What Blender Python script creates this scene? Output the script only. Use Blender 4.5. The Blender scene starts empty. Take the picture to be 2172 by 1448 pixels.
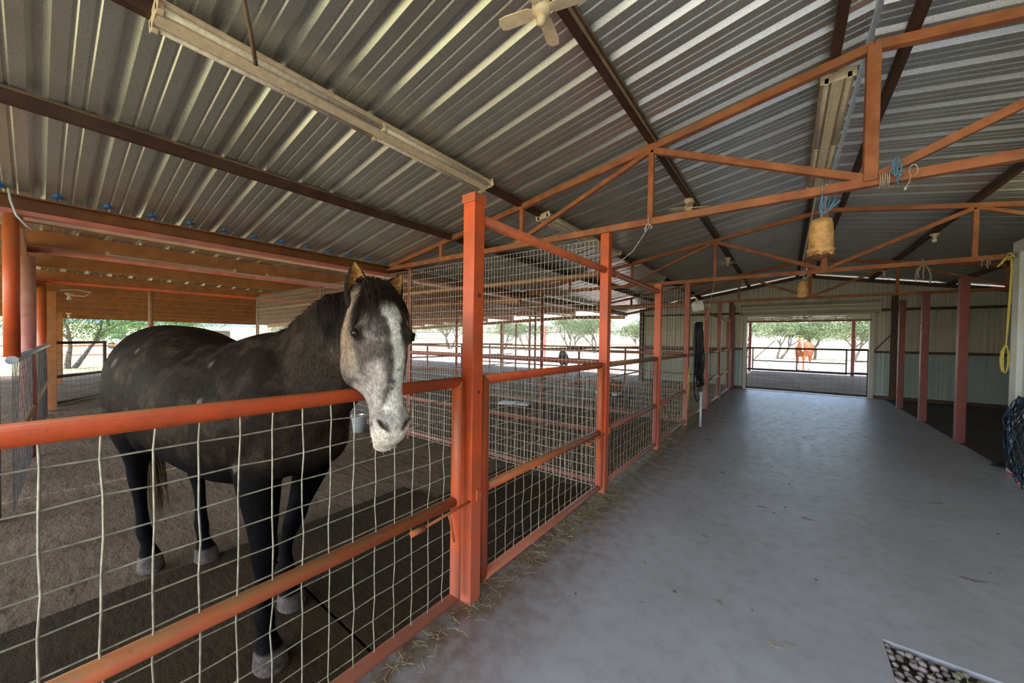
SKY, SUN, EXPO = .3, 1.5, 2.05
import bpy, bmesh, math, random
from mathutils import Vector, Matrix, noise
from mathutils.bvhtree import BVHTree
R = math.radians
PI = math.pi
rnd = random.Random(7)
scn = bpy.context.scene
col = scn.collection

# ------------------------------------------------------------------ mesh builder
class MB:
    def __init__(s): s.v = []; s.f = []; s.sm = []
    def add(s, vs, fs, smooth=False):
        o = len(s.v); s.v += [tuple(v) for v in vs]
        for f in fs: s.f.append(tuple(i + o for i in f)); s.sm.append(smooth)
    def box(s, c, d, rz=0, M=None):
        x, y, z = d[0] / 2, d[1] / 2, d[2] / 2
        vs = [Vector((a * x, b * y, e * z)) for a in (-1, 1) for b in (-1, 1) for e in (-1, 1)]
        if M is None: M = Matrix.Rotation(rz, 4, 'Z')
        vs = [M @ v + Vector(c) for v in vs]
        s.add(vs, [(0, 1, 3, 2), (4, 6, 7, 5), (0, 4, 5, 1), (2, 3, 7, 6), (0, 2, 6, 4), (1, 5, 7, 3)])
    def bbox(s, a, b):
        s.box([(a[i] + b[i]) / 2 for i in range(3)], [abs(b[i] - a[i]) for i in range(3)])
    def bar(s, p0, p1, w, h, up=(0, 0, 1)):
        p0 = Vector(p0); p1 = Vector(p1); d = p1 - p0; L = d.length; d.normalize()
        u = Vector(up); r = d.cross(u)
        if r.length < 1e-4: r = d.cross(Vector((0, 1, 0)))
        r.normalize(); u = r.cross(d)
        M = Matrix((d, r, u)).transposed().to_4x4()
        s.box((p0 + p1) / 2, (L, w, h), M=M)
    def tube(s, pts, r, n=8, caps=True, smooth=True, sc=None, closed=False):
        pts = [Vector(p) for p in pts]; m = len(pts)
        rs = r if isinstance(r, (list, tuple)) else [r] * m
        T = []
        for i in range(m):
            a = pts[max(i - 1, 0)] if not closed else pts[i - 1]
            b = pts[min(i + 1, m - 1)] if not closed else pts[(i + 1) % m]
            t = b - a
            T.append(t.normalized() if t.length > 1e-9 else Vector((0, 0, 1)))
        up = Vector((0, 0, 1)) if abs(T[0].z) < .9 else Vector((1, 0, 0))
        nrm = T[0].cross(up).normalized()
        vs = []
        for i in range(m):
            nrm = (nrm - T[i] * nrm.dot(T[i])).normalized()
            b = T[i].cross(nrm)
            for k in range(n):
                a = 2 * PI * k / n
                vs.append(pts[i] + (nrm * math.cos(a) + b * math.sin(a)) * rs[i])
        fs = []
        for i in range(m if closed else m - 1):
            j = (i + 1) % m
            for k in range(n):
                fs.append((i * n + k, i * n + (k + 1) % n, j * n + (k + 1) % n, j * n + k))
        s.add(vs, fs, smooth)
        if caps and not closed:
            o = len(s.v) - len(vs)
            s.f.append(tuple(o + k for k in range(n))[::-1]); s.sm.append(False)
            s.f.append(tuple(o + (m - 1) * n + k for k in range(n))); s.sm.append(False)
    def pipe(s, p0, p1, r, n0=None, n1=None, n=16):
        """straight pipe whose ends may be mitre-cut by planes with normals n0 / n1"""
        p0 = Vector(p0); p1 = Vector(p1); d = (p1 - p0).normalized()
        up = Vector((0, 0, 1)) if abs(d.z) < .9 else Vector((1, 0, 0))
        a = d.cross(up).normalized(); b = d.cross(a)
        vs = []
        L = (p1 - p0).length
        for p, nn in ((p0, n0), (p1, n1)):
            for k in range(n):
                t = 2 * PI * k / n
                q = p + (a * math.cos(t) + b * math.sin(t)) * r
                if nn is not None:
                    nn = Vector(nn); q = q - d * ((q - p).dot(nn) / d.dot(nn))
                vs.append(q)
        # intermediate rings keep long pipes shading well
        s.add(vs, [(k, (k + 1) % n, n + (k + 1) % n, n + k) for k in range(n)], True)
        o = len(s.v) - 2 * n
        s.f.append(tuple(o + k for k in range(n))[::-1]); s.sm.append(False)
        s.f.append(tuple(o + n + k for k in range(n))); s.sm.append(False)
    def lathe(s, prof, c=(0, 0, 0), n=20, axis='z', smooth=True):
        vs = []; m = len(prof)
        for (r, z) in prof:
            for k in range(n):
                a = 2 * PI * k / n
                vs.append(Vector((r * math.cos(a), r * math.sin(a), z)) + Vector(c))
        s.add(vs, [(i * n + k, i * n + (k + 1) % n, (i + 1) * n + (k + 1) % n, (i + 1) * n + k) for i in range(m - 1) for k in range(n)], smooth)
    def sphere(s, c, r, n=12, m=8, sc=(1, 1, 1)):
        vs = []; fs = []
        for i in range(m + 1):
            t = PI * i / m
            for k in range(n):
                a = 2 * PI * k / n
                vs.append(Vector((r * sc[0] * math.sin(t) * math.cos(a), r * sc[1] * math.sin(t) * math.sin(a), r * sc[2] * math.cos(t))) + Vector(c))
        for i in range(m):
            for k in range(n): fs.append((i * n + k, (i + 1) * n + k, (i + 1) * n + (k + 1) % n, i * n + (k + 1) % n))
        s.add(vs, fs, True)
    def mesh(s, name):
        me = bpy.data.meshes.new(name); me.from_pydata(s.v, [], s.f)
        me.polygons.foreach_set('use_smooth', s.sm); me.update()
        return me
    def obj(s, name, mat, parent=None, bevel=0, loc=None):
        me = s.mesh(name); o = bpy.data.objects.new(name, me); col.objects.link(o)
        for m in (mat if isinstance(mat, (list, tuple)) else [mat]): me.materials.append(m)
        if parent is not None: o.parent = parent
        if loc is not None: o.location = loc
        if bevel:
            b = o.modifiers.new('bevel', 'BEVEL'); b.width = bevel; b.segments = 2; b.limit_method = 'ANGLE'; b.angle_limit = R(50)
        return o

def empty(name, loc=(0, 0, 0), rz=0):
    o = bpy.data.objects.new(name, None); col.objects.link(o)
    o.location = loc; o.rotation_euler = (0, 0, rz); o.empty_display_size = .1
    return o
def tag(o, label=None, cat=None, group=None, kind=None):
    if label: o['label'] = label
    if cat: o['category'] = cat
    if group: o['group'] = group
    if kind: o['kind'] = kind
    return o
def struct(o, label=None, cat=None):
    return tag(o, label, cat, None, 'structure')
def kids(o): return [c for c in col.objects if c.parent == o]
def copy_tree(o, parent=None):
    c = o.copy(); col.objects.link(c)
    if parent is not None: c.parent = parent
    for ch in kids(o): copy_tree(ch, c)
    return c

# ------------------------------------------------------------------ materials
def srgb(r, g, b):
    f = lambda c: (c / 12.92 if c <= .04045 else ((c + .055) / 1.055) ** 2.4)
    return (f(r / 255), f(g / 255), f(b / 255), 1)
def newmat(name):
    m = bpy.data.materials.new(name); m.use_nodes = True
    nt = m.node_tree; b = nt.nodes['Principled BSDF']
    return m, nt, b
def N(nt, t, **kw):
    n = nt.nodes.new(t)
    for k, v in kw.items():
        if k in n.inputs: n.inputs[k].default_value = v
        else: setattr(n, k, v)
    return n
def L(nt, a, b): nt.links.new(a, b)
def noisetex(nt, vec, scale, detail=4, rough=.55):
    n = N(nt, 'ShaderNodeTexNoise'); n.inputs['Scale'].default_value = scale
    n.inputs['Detail'].default_value = detail; n.inputs['Roughness'].default_value = rough
    if vec is not None: L(nt, vec, n.inputs['Vector'])
    return n
def ramp(nt, fac, stops):
    n = N(nt, 'ShaderNodeValToRGB'); e = n.color_ramp.elements
    while len(e) < len(stops): e.new(.5)
    for i, (p, c) in enumerate(stops):
        e[i].position = p; e[i].color = c if len(c) == 4 else (*c, 1)
    L(nt, fac, n.inputs['Fac']); return n
def mixc(nt, fac, a, b, mode='MIX'):
    n = N(nt, 'ShaderNodeMix', data_type='RGBA', blend_type=mode)
    if isinstance(fac, (int, float)): n.inputs[0].default_value = fac
    else: L(nt, fac, n.inputs[0])
    for i, x in ((6, a), (7, b)):
        if isinstance(x, tuple): n.inputs[i].default_value = x
        else: L(nt, x, n.inputs[i])
    return n.outputs[2]
def mrange(nt, v, a, b, c=0, d=1):
    n = N(nt, 'ShaderNodeMapRange'); L(nt, v, n.inputs[0])
    for i, x in enumerate((a, b, c, d)): n.inputs[i + 1].default_value = x
    return n.outputs[0]
def math2(nt, op, a, b):
    n = N(nt, 'ShaderNodeMath', operation=op)
    for i, x in enumerate((a, b)):
        if isinstance(x, (int, float)): n.inputs[i].default_value = x
        else: L(nt, x, n.inputs[i])
    return n.outputs[0]
def geo(nt): return N(nt, 'ShaderNodeNewGeometry')
def sepz(nt, v, k=2):
    n = N(nt, 'ShaderNodeSeparateXYZ'); L(nt, v, n.inputs[0]); return n.outputs[k]
def bump(nt, b, h, st=.3, dist=.01):
    n = N(nt, 'ShaderNodeBump'); n.inputs['Strength'].default_value = st; n.inputs['Distance'].default_value = dist
    L(nt, h, n.inputs['Height']); L(nt, n.outputs[0], b.inputs['Normal'])
def scalevec(nt, v, s):
    n = N(nt, 'ShaderNodeMapping'); n.inputs['Scale'].default_value = s; L(nt, v, n.inputs['Vector']); return n.outputs[0]

def paint(name, base, base2, dust, dust_amt=.7, rough=.5, fade=None, speck=(.05, .02, .01, 1), speck_amt=.5):
    """painted steel: two tones in patches, dust settled on upward faces, rust specks, optional dirt near the ground"""
    m, nt, b = newmat(name); g = geo(nt); P = g.outputs['Position']
    n1 = noisetex(nt, P, 6, 5); c = mixc(nt, mrange(nt, n1.outputs[0], .4, .62), base, base2)
    n2 = noisetex(nt, P, 55, 4); c = mixc(nt, mrange(nt, n2.outputs[0], .64, .74, 0, speck_amt), c, speck)
    n4 = noisetex(nt, P, 2.6, 5, .65); c = mixc(nt, mrange(nt, n4.outputs[0], .47, .66, 0, .55), c, tuple(.5 * (a + b_) * .62 for a, b_ in zip(base[:3], dust[:3])) + (1,))
    up = mrange(nt, sepz(nt, g.outputs['Normal']), .0, .75)
    n3 = noisetex(nt, P, 14, 5); d = math2(nt, 'MULTIPLY', up, mrange(nt, n3.outputs[0], .3, .6, .35, 1))
    d = math2(nt, 'MULTIPLY', d, dust_amt); c = mixc(nt, d, c, dust)
    if fade:
        f = mrange(nt, sepz(nt, P), fade[0], 0, 0, fade[2]); f = math2(nt, 'MULTIPLY', f, mrange(nt, n1.outputs[0], .3, .6, .5, 1))
        c = mixc(nt, f, c, fade[1])
    L(nt, c, b.inputs['Base Color']); b.inputs['Roughness'].default_value = rough
    bump(nt, b, n2.outputs[0], .25, .002)
    return m
def plain(name, c, rough=.6, metal=0, var=.25, scale=12, bmp=.2, spec=None):
    m, nt, b = newmat(name); g = geo(nt)
    n = noisetex(nt, g.outputs['Position'], scale, 5)
    dark = tuple(x * (1 - var) for x in c[:3]) + (1,); lite = tuple(min(1, x * (1 + var)) for x in c[:3]) + (1,)
    L(nt, mixc(nt, mrange(nt, n.outputs[0], .35, .65), dark, lite), b.inputs['Base Color'])
    b.inputs['Roughness'].default_value = rough; b.inputs['Metallic'].default_value = metal
    if spec is not None: b.inputs['Specular IOR Level'].default_value = spec
    if bmp: bump(nt, b, n.outputs[0], bmp, .003)
    return m

DUST = (.34, .20, .09, 1)
M = {}
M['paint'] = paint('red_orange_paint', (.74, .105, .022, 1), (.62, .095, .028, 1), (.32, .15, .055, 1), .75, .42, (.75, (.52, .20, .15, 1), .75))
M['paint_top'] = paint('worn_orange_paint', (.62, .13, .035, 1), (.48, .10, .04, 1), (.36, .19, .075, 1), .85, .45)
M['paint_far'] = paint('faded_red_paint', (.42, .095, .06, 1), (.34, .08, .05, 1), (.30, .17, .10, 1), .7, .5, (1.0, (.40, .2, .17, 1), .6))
M['pink'] = paint('faded_pink_paint', (.62, .19, .15, 1), (.52, .12, .09, 1), (.5, .38, .28, 1), .9, .45)
M['maroon'] = paint('dark_red_paint', (.24, .05, .04, 1), (.19, .045, .035, 1), (.3, .18, .12, 1), .4, .5, (.5, (.16, .05, .06, 1), .6))
M['truss'] = paint('rusty_primer', (.44, .15, .06, 1), (.30, .09, .035, 1), (.5, .28, .15, 1), .5, .7, speck=(.5, .25, .12, 1), speck_amt=.35)
M['purlin'] = paint('dark_rust', (.075, .026, .013, 1), (.05, .018, .01, 1), (.2, .14, .09, 1), .6, .65)
M['purlin_edge'] = paint('dusty_rust_edge', (.20, .12, .07, 1), (.12, .07, .04, 1), (.3, .22, .14, 1), .6, .65)
M['girder'] = paint('rust_beam', (.25, .085, .025, 1), (.17, .055, .02, 1), (.25, .12, .05, 1), .5, .6, speck=(.06, .025, .01, 1), speck_amt=.7)
M['leanpurlin'] = paint('rust_brown_primer', (.52, .22, .065, 1), (.42, .155, .045, 1), (.5, .3, .18, 1), .6, .65, speck=(.12, .05, .02, 1), speck_amt=.4)
M['oldpipe'] = paint('dusty_brown_pipe', (.32, .13, .055, 1), (.24, .09, .04, 1), (.58, .38, .2, 1), .85, .6)
M['wire'] = plain('wire', (.44, .40, .30, 1), .5, .35, .3, 30, 0)
M['wire_far'] = plain('galvanised_wire', (.74, .70, .62, 1), .5, .2, .3, 30, 0)
M['wire_dark'] = plain('dark_wire', (.09, .08, .08, 1), .5, .5, .3, 30, 0)
M['dark_steel'] = plain('dark_brown_steel', (.10, .06, .045, 1), .55, .2)
M['cream'] = plain('dusty_cream_metal', (.82, .66, .46, 1), .5, 0, .12, 25)
M['cream_pl'] = plain('cream_plastic', (.82, .64, .42, 1), .45, 0, .12, 25)
M['white'] = plain('white_paint', (.72, .70, .66, 1), .45, 0, .06, 8, .05)
M['tubeglass'] = plain('dusty_tube', (.60, .52, .42, 1), .3, 0, .2, 40, 0)
M['bucket'] = plain('tan_stained_plastic', (.55, .30, .11, 1), .6, 0, .35, 16)
M['blackrub'] = plain('black_rubber', (.012, .012, .016, 1), .45, 0, .2, 20, .1)
M['blue'] = plain('blue_foam', (.03, .18, .55, 1), .7, 0, .3, 40)
M['bluerope'] = plain('blue_twine', (.12, .30, .48, 1), .8, 0, .4, 60)
M['whiterope'] = plain('white_twine', (.55, .48, .42, 1), .8, 0, .3, 60)
M['yellowrope'] = plain('yellow_twine', (.62, .50, .12, 1), .8, 0, .3, 60)
M['darkblue'] = plain('dark_blue_twine', (.02, .07, .16, 1), .8, 0, .4, 60)
M['greyrope'] = plain('grey_twine', (.3, .25, .2, 1), .8, 0, .3, 60)
M['pinkrope'] = plain('pink_twine', (.7, .12, .14, 1), .8, 0, .3, 60)
M['pvc'] = plain('pale_grey_pvc', (.55, .58, .62, 1), .4, 0, .1)
M['bulb'] = plain('white_bulb_glass', (.8, .78, .7, 1), .2, 0, .05, 8, 0)
M['straw'] = plain('straw', (.48, .38, .18, 1), .8, 0, .35, 50, 0)
M['greenhay'] = plain('green_hay', (.16, .20, .07, 1), .8, 0, .4, 50, 0)
M['stone'] = plain('grey_brown_stone', (.26, .22, .21, 1), .7, 0, .5, 25)
M['mulch'] = plain('dark_soil', (.06, .045, .03, 1), .9, 0, .5, 60)
def _jug():
    m, nt, b = newmat('clear_jug_plastic')
    b.inputs['Base Color'].default_value = (.8, .78, .7, 1); b.inputs['Roughness'].default_value = .3
    b.inputs['Transmission Weight'].default_value = .45
    return m
M['jug'] = _jug()

def metal_roof(name, tint=(.70, .70, .66, 1), rough=.30, metal=.72):
    m, nt, b = newmat(name); g = geo(nt); P = g.outputs['Position']
    n1 = noisetex(nt, P, 160, 3, .7); n2 = noisetex(nt, P, 1.3, 4); n3 = noisetex(nt, P, 22, 5)
    d = tuple(x * .78 for x in tint[:3]) + (1,)
    c = mixc(nt, mrange(nt, n1.outputs[0], .35, .65), d, tint)
    c = mixc(nt, mrange(nt, n2.outputs[0], .5, .75, 0, .5), c, (.40, .36, .29, 1))
    c = mixc(nt, mrange(nt, n3.outputs[0], .68, .76, 0, .18), c, (.25, .2, .15, 1))
    L(nt, c, b.inputs['Base Color']); b.inputs['Metallic'].default_value = metal
    L(nt, mrange(nt, n1.outputs[0], .3, .7, rough - .06, rough + .1), b.inputs['Roughness'])
    bump(nt, b, n1.outputs[0], .12, .001)
    return m
M['roof'] = metal_roof('galvalume_sheet')
def twotone_wall():
    m = metal_roof('two_tone_wall_sheet', (.64, .63, .53, 1), .45, .2); nt = m.node_tree; b = nt.nodes['Principled BSDF']
    src = b.inputs['Base Color'].links[0].from_socket; g = geo(nt)
    k = mrange(nt, sepz(nt, g.outputs['Position']), 1.40, 1.36); L(nt, mixc(nt, k, src, mixc(nt, .5, src, (.20, .40, .48, 1))), b.inputs['Base Color'])
    return m
M['wallsheet'] = twotone_wall(); M['frame'] = metal_roof('pale_frame_sheet', (.55, .53, .47, 1), .45, .2)
M['whitewall'] = metal_roof('white_wall_sheet', (.70, .74, .74, 1), .45, .1)
M['rollsheet'] = metal_roof('tan_door_sheet', (.70, .64, .50, 1), .45, .2)

def concrete():
    m, nt, b = newmat('stained_concrete'); g = geo(nt); P = g.outputs['Position']
    n1 = noisetex(nt, P, .9, 6, .6); n2 = noisetex(nt, P, 9, 6, .65); n3 = noisetex(nt, P, 150, 2)
    c = mixc(nt, mrange(nt, n1.outputs[0], .35, .65), (.36, .37, .40, 1), (.46, .49, .55, 1))
    c = mixc(nt, mrange(nt, n2.outputs[0], .48, .72, 0, .55), c, (.28, .235, .22, 1))
    c = mixc(nt, mrange(nt, n3.outputs[0], .35, .7, 0, .5), c, (.42, .42, .43, 1))
    sv = noisetex(nt, scalevec(nt, P, (1.0, 1.6, 1)), 2.3, 4, .6)
    c = mixc(nt, mrange(nt, sv.outputs[0], .655, .70, 0, .75), c, (.12, .08, .07, 1))
    # reddish dirt swept up along the pen fronts
    dirt = math2(nt, 'MULTIPLY', mrange(nt, sepz(nt, P, 0), -.85, -1.5), mrange(nt, n2.outputs[0], .3, .6, .35, 1))
    c = mixc(nt, dirt, c, (.15, .085, .045, 1))
    L(nt, c, b.inputs['Base Color'])
    L(nt, mrange(nt, n2.outputs[0], .3, .7, .30, .55), b.inputs['Roughness'])
    h = math2(nt, 'ADD', math2(nt, 'MULTIPLY', n3.outputs[0], .4), n2.outputs[0]); bump(nt, b, h, .25, .004)
    return m
M['concrete'] = concrete()
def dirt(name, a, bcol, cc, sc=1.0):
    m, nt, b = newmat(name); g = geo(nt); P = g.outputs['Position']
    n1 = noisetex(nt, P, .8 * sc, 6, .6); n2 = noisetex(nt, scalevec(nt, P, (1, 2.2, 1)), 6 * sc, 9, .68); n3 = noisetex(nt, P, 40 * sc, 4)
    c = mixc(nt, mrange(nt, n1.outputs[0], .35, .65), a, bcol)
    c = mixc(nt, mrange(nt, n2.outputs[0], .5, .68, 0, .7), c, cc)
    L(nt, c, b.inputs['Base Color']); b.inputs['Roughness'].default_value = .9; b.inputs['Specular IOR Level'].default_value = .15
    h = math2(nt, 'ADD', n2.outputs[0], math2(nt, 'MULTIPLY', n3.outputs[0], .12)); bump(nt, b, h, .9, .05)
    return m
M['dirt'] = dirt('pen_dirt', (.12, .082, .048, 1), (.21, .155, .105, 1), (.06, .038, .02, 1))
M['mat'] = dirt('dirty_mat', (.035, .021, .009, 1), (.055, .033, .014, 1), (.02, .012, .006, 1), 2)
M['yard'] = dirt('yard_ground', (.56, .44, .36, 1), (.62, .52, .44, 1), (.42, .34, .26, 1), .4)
M['field'] = dirt('dry_field_grass', (.50, .42, .20, 1), (.42, .44, .20, 1), (.55, .40, .20, 1), .15)
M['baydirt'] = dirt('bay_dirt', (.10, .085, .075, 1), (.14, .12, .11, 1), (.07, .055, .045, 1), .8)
def leafmat(name, a, b2):
    m, nt, b = newmat(name); oi = geo(nt); n = noisetex(nt, oi.outputs['Position'], 1.2, 3)
    L(nt, mixc(nt, mrange(nt, n.outputs[0], .35, .65), a, b2), b.inputs['Base Color'])
    b.inputs['Roughness'].default_value = .6
    b.inputs['Transmission Weight'].default_value = 0
    return m
M['leaf'] = leafmat('olive_leaf', (.05, .085, .03, 1), (.13, .17, .065, 1))
M['leaf2'] = leafmat('bright_leaf', (.045, .12, .025, 1), (.13, .22, .045, 1))
M['bark'] = plain('grey_bark', (.13, .10, .085, 1), .9, 0, .4, 8)
M['palebark'] = plain('pale_dead_bark', (.42, .40, .40, 1), .9, 0, .3, 8)
# ------------------------------------------------------------------ layout (metres; camera stands at 0,0,1.6)
XF = -1.52          # line of the pen fronts
XR = 2.32           # line of the right-hand posts
YT = [3.58, 7.52, 11.70]      # roof trusses
YW = 15.0           # end wall
YE = 24.3           # far end of the roof
XK = .45            # ridge
XL, XRR = -5.40, 6.30          # eaves
ZC = 2.75           # truss bottom chord
def zroof(x): return 3.86 - .178 * abs(x - XK)

def ribbed(name, mat, xs, zf, y0, y1, pitch=.3048, rib=.034, flip=1, parent=None, phase=0):
    """ribbed sheet: ribs run along x (down the slope), profile repeats along y"""
    prof = [(0, 0), (.026, rib), (.060, rib), (.086, 0), (.148, 0), (.156, .007), (.164, .007), (.172, 0), (.222, 0), (.230, .007), (.238, .007), (.246, 0)]
    ys = []; y = y0 - phase
    while y < y1:
        for a, h in prof: ys.append((y + a, h))
        y += pitch
    mb = MB(); vs = []
    for x in xs:
        for (yy, h) in ys: vs.append((x, yy, zf(x) + h * flip))
    n = len(ys)
    mb.add(vs, [(i * n + k, (i + 1) * n + k, (i + 1) * n + k + 1, i * n + k + 1) for i in range(len(xs) - 1) for k in range(n - 1)])
    return mb.obj(name, mat, parent)
o = ribbed('ceiling_left', M['roof'], [XL - .12, XK - .02], zroof, -4.2, YE, phase=.1)
struct(o, 'galvanised ribbed roof sheets sloping down over the horse pens', 'ceiling')
o = ribbed('ceiling_right', M['roof'], [XK + .02, XRR + .1], zroof, -4.2, YE, phase=.1)
struct(o, 'galvanised ribbed roof sheets sloping down to the right over the aisle', 'ceiling')
mb = MB(); w = .17
mb.add([(XK - w, -4.2, zroof(XK - w) + .05), (XK, -4.2, 3.92), (XK + w, -4.2, zroof(XK + w) + .05), (XK - w, YE, zroof(XK - w) + .05), (XK, YE, 3.92), (XK + w, YE, zroof(XK + w) + .05)], [(0, 1, 4, 3), (1, 2, 5, 4)])
struct(mb.obj('trim_ridge', M['roof']), 'folded metal ridge cap closing the roof peak', 'ridge cap')
def zlean(x): return 2.945 - .037 * max(0, abs(x) - 7.8)
o = ribbed('ceiling_lean_to', M['roof'], [-22.3, -7.8, XL - .13], zlean, -4.2, 15.6, pitch=.3048, phase=.1)
struct(o, 'ribbed metal sheets over the low side shed left of the barn', 'ceiling')

# floor of the aisle and right bay, with the square hatch of cobbles left out
HX0, HX1, HY0, HY1 = .45, 1.35, 1.75, 2.77
mb = MB()
def slab(x0, x1, y0, y1, z1=0., z0=-.12): mb.bbox((x0, y0, z0), (x1, y1, z1))
slab(XF - .05, HX0, -4.2, 15.1); slab(HX1, XR, -4.2, 15.1); slab(HX0, HX1, -4.2, HY0); slab(HX0, HX1, HY1, 15.1)
struct(mb.obj('floor', M['concrete']), 'grey stained concrete floor of the barn aisle', 'floor')
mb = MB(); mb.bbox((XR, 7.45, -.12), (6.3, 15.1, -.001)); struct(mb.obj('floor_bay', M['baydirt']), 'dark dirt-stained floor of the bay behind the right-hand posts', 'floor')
mb = MB(); mb.bbox((XR - .012, 7.5, -.002), (XR + .012, 15, .0015))
struct(mb.obj('trim_1', M['dark_steel']), 'dark joint in the concrete running below the right-hand posts', 'floor joint')

# pen dirt (gently uneven) and open ground
def terrain(name, mat, x0, x1, y0, y1, st, amp, z=-.02, sc=1.3):
    nx = int((x1 - x0) / st) + 1; ny = int((y1 - y0) / st) + 1; vs = []; fs = []
    for i in range(nx + 1):
        for j in range(ny + 1):
            x = x0 + (x1 - x0) * i / nx; y = y0 + (y1 - y0) * j / ny
            h = noise.fractal(Vector((x * sc, y * sc, 0)), 1.0, 2.0, 4) * amp
            vs.append((x, y, z + h))
    for i in range(nx):
        for j in range(ny):
            a = i * (ny + 1) + j; fs.append((a, a + ny + 1, a + ny + 2, a + 1))
    m_ = MB(); m_.add(vs, fs, True); return m_.obj(name, mat)
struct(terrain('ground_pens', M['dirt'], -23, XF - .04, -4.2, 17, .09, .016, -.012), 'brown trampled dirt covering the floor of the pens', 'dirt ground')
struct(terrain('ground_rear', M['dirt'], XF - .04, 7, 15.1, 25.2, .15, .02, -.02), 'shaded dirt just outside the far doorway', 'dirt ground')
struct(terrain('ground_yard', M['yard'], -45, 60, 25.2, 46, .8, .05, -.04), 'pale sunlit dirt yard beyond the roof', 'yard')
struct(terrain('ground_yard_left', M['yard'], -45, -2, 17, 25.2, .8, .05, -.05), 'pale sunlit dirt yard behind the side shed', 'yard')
mb = MB(); mb.add([(-400, -300, -.07), (400, -300, -.07), (400, 500, -.07), (-400, 500, -.07)], [(0, 1, 2, 3)])
struct(mb.obj('ground_field', M['field']), 'dry yellow grass field reaching the horizon', 'field')

# end wall with the wide doorway (x -1.15..2.02, z to 2.5)
WL, WR, WZ = -1.15, 2.02, 2.54
def wallsheet(name, mat, runs, y, flip=-1, axis='x', pitch=.3048):
    """vertical ribbed sheet on a wall; runs = list of (a0,a1,zlo,zhi function)"""
    prof = [(0, 0), (.012, .03), (.05, .03), (.062, 0), (.13, 0), (.137, .006), (.147, .006), (.154, 0), (.21, 0), (.217, .006), (.227, .006), (.234, 0)]
    mb = MB()
    for (a0, a1, z0, z1f) in runs:
        pts = []
        a = a0
        while a < a1:
            for q, h in prof:
                if a + q < a1: pts.append((a + q, h))
            a += pitch
        pts.append((a1, 0)); n = len(pts); vs = []
        for (q, h) in pts:
            for z in (z0, z1f(q)):
                vs.append((q, y + flip * h, z) if axis == 'x' else (y + flip * h, q, z))
        mb.add(vs, [(2 * k, 2 * k + 2, 2 * k + 3, 2 * k + 1) for k in range(n - 1)])
    return mb.obj(name, mat)
zt = lambda x: zroof(x) - .02
o = wallsheet('wall_back', M['wallsheet'], [(-4.72, WL, 0.03, zt), (WL, WR, WZ, zt), (WR, 6.28, .03, zt)], YW + .06)
struct(o, 'ribbed metal end wall around the far doorway', 'wall')
o = wallsheet('wall_right', M['wallsheet'], [(7.5, 15.05, .03, lambda q: 2.88)], XRR, flip=-1, axis='y')
struct(o, 'ribbed metal side wall at the dark right-hand bay', 'wall')
# wooden-box tack room on the right: face on x=2.31 towards the camera side, back on y=7.5
o = wallsheet('wall_room', M['whitewall'], [(-4.2, 7.46, .03, lambda q: 2.78)], 2.34, flip=-1, axis='y', pitch=.3048)
struct(o, 'white metal clad wall of the room at the right edge', 'wall')
o = wallsheet('wall_room_end', M['whitewall'], [(2.36, 6.28, .03, lambda q: 2.95)], 7.5, flip=1)
struct(o, 'end face of the white clad room facing the far wall', 'wall')
mb = MB(); mb.bbox((2.29, 7.36, 0), (2.355, 7.53, 2.78)); mb.bbox((2.285, -4.2, 2.78), (2.37, 7.53, 2.92)); mb.bbox((2.28, -4.2, 0), (2.31, 7.36, .10))
struct(mb.obj('trim_2', M['whitewall'], bevel=.004), 'pale corner and base trim of the white clad room', 'trim')

# girts and door framing on the end wall
mb = MB()
for (x0, x1) in ((-4.72, WL - .05), (WR + .05, 6.25)):
    for z in (1.38, 2.62): mb.bbox((x0, YW - .07, z - .035), (x1, YW + .02, z + .035))
mb.bbox((WR + .4, YW - .09, 0), (WR + .52, YW + .02, 3.1)); mb.bbox((WL - .5, YW - .09, 0), (WL - .38, YW + .02, 3.1))
mb.bbox((-4.8, YW - .09, 0), (-4.66, YW + .09, 2.9)); mb.bbox((WR, YW - .05, -.02), (6.28, YW + .07, .09)); mb.bbox((-4.7, YW - .03, -.04), (WL, YW + .07, .07))
mb.bar((2.08, YW - .10, 1.42), (2.46, YW - .10, 1.95), .03, .03)
for sx in (-1, 1): mb.bar((XK, YW - .02, 3.76), (XL if sx < 0 else XRR, YW - .02, 3.76 - .178 * 5.85), .06, .09)
struct(mb.obj('trim_3', M['dark_steel'], bevel=.004), 'dark rusty girts and frame posts on the end wall', 'wall framing')
mb = MB()
for x in (WL, WR):
    mb.bbox((x - .05, YW - .13, 0), (x + .05, YW + .10, WZ + .04))
mb.bbox((WL, YW - .10, WZ - .03), (WR, YW + .10, WZ + .05))
struct(mb.obj('trim_4', M['frame'], bevel=.005), 'pale metal jambs and head of the far doorway', 'door frame')

# rolled up overhead door above the doorway
e = empty('door_1', (0, YW - .22, 2.72)); struct(e, 'tan roll-up door coiled above the far doorway', 'roll-up door')
mb = MB(); prof = []
for k in range(25):
    a = 2 * PI * k / 24; prof.append((.17 + (.006 if k % 2 else 0), 0, a))
n = 24; vs = []
for x in (WL - .1, WR + .12):
    for k in range(n):
        a = 2 * PI * k / n; r = .160 + (.016 if k % 2 == 0 else 0); vs.append((x, r * math.cos(a), r * math.sin(a)))
mb.add(vs, [(k, (k + 1) % n, n + (k + 1) % n, n + k) for k in range(n)] + [tuple(range(n))[::-1], tuple(range(n, 2 * n))])
mb.obj('door_coil', M['rollsheet'], e)
mb = MB()
for k in range(4): mb.bbox((WL + .04, .10, -.20 - .055 * k), (WR - .04, .135 + .008 * (k % 2), -.15 - .055 * k))
mb.obj('door_curtain', M['rollsheet'], e)
mb = MB(); mb.bbox((WL + .02, .08, -.42), (WR - .02, .15, -.37)); mb.obj('bottom_bar', M['oldpipe'], e)
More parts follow.
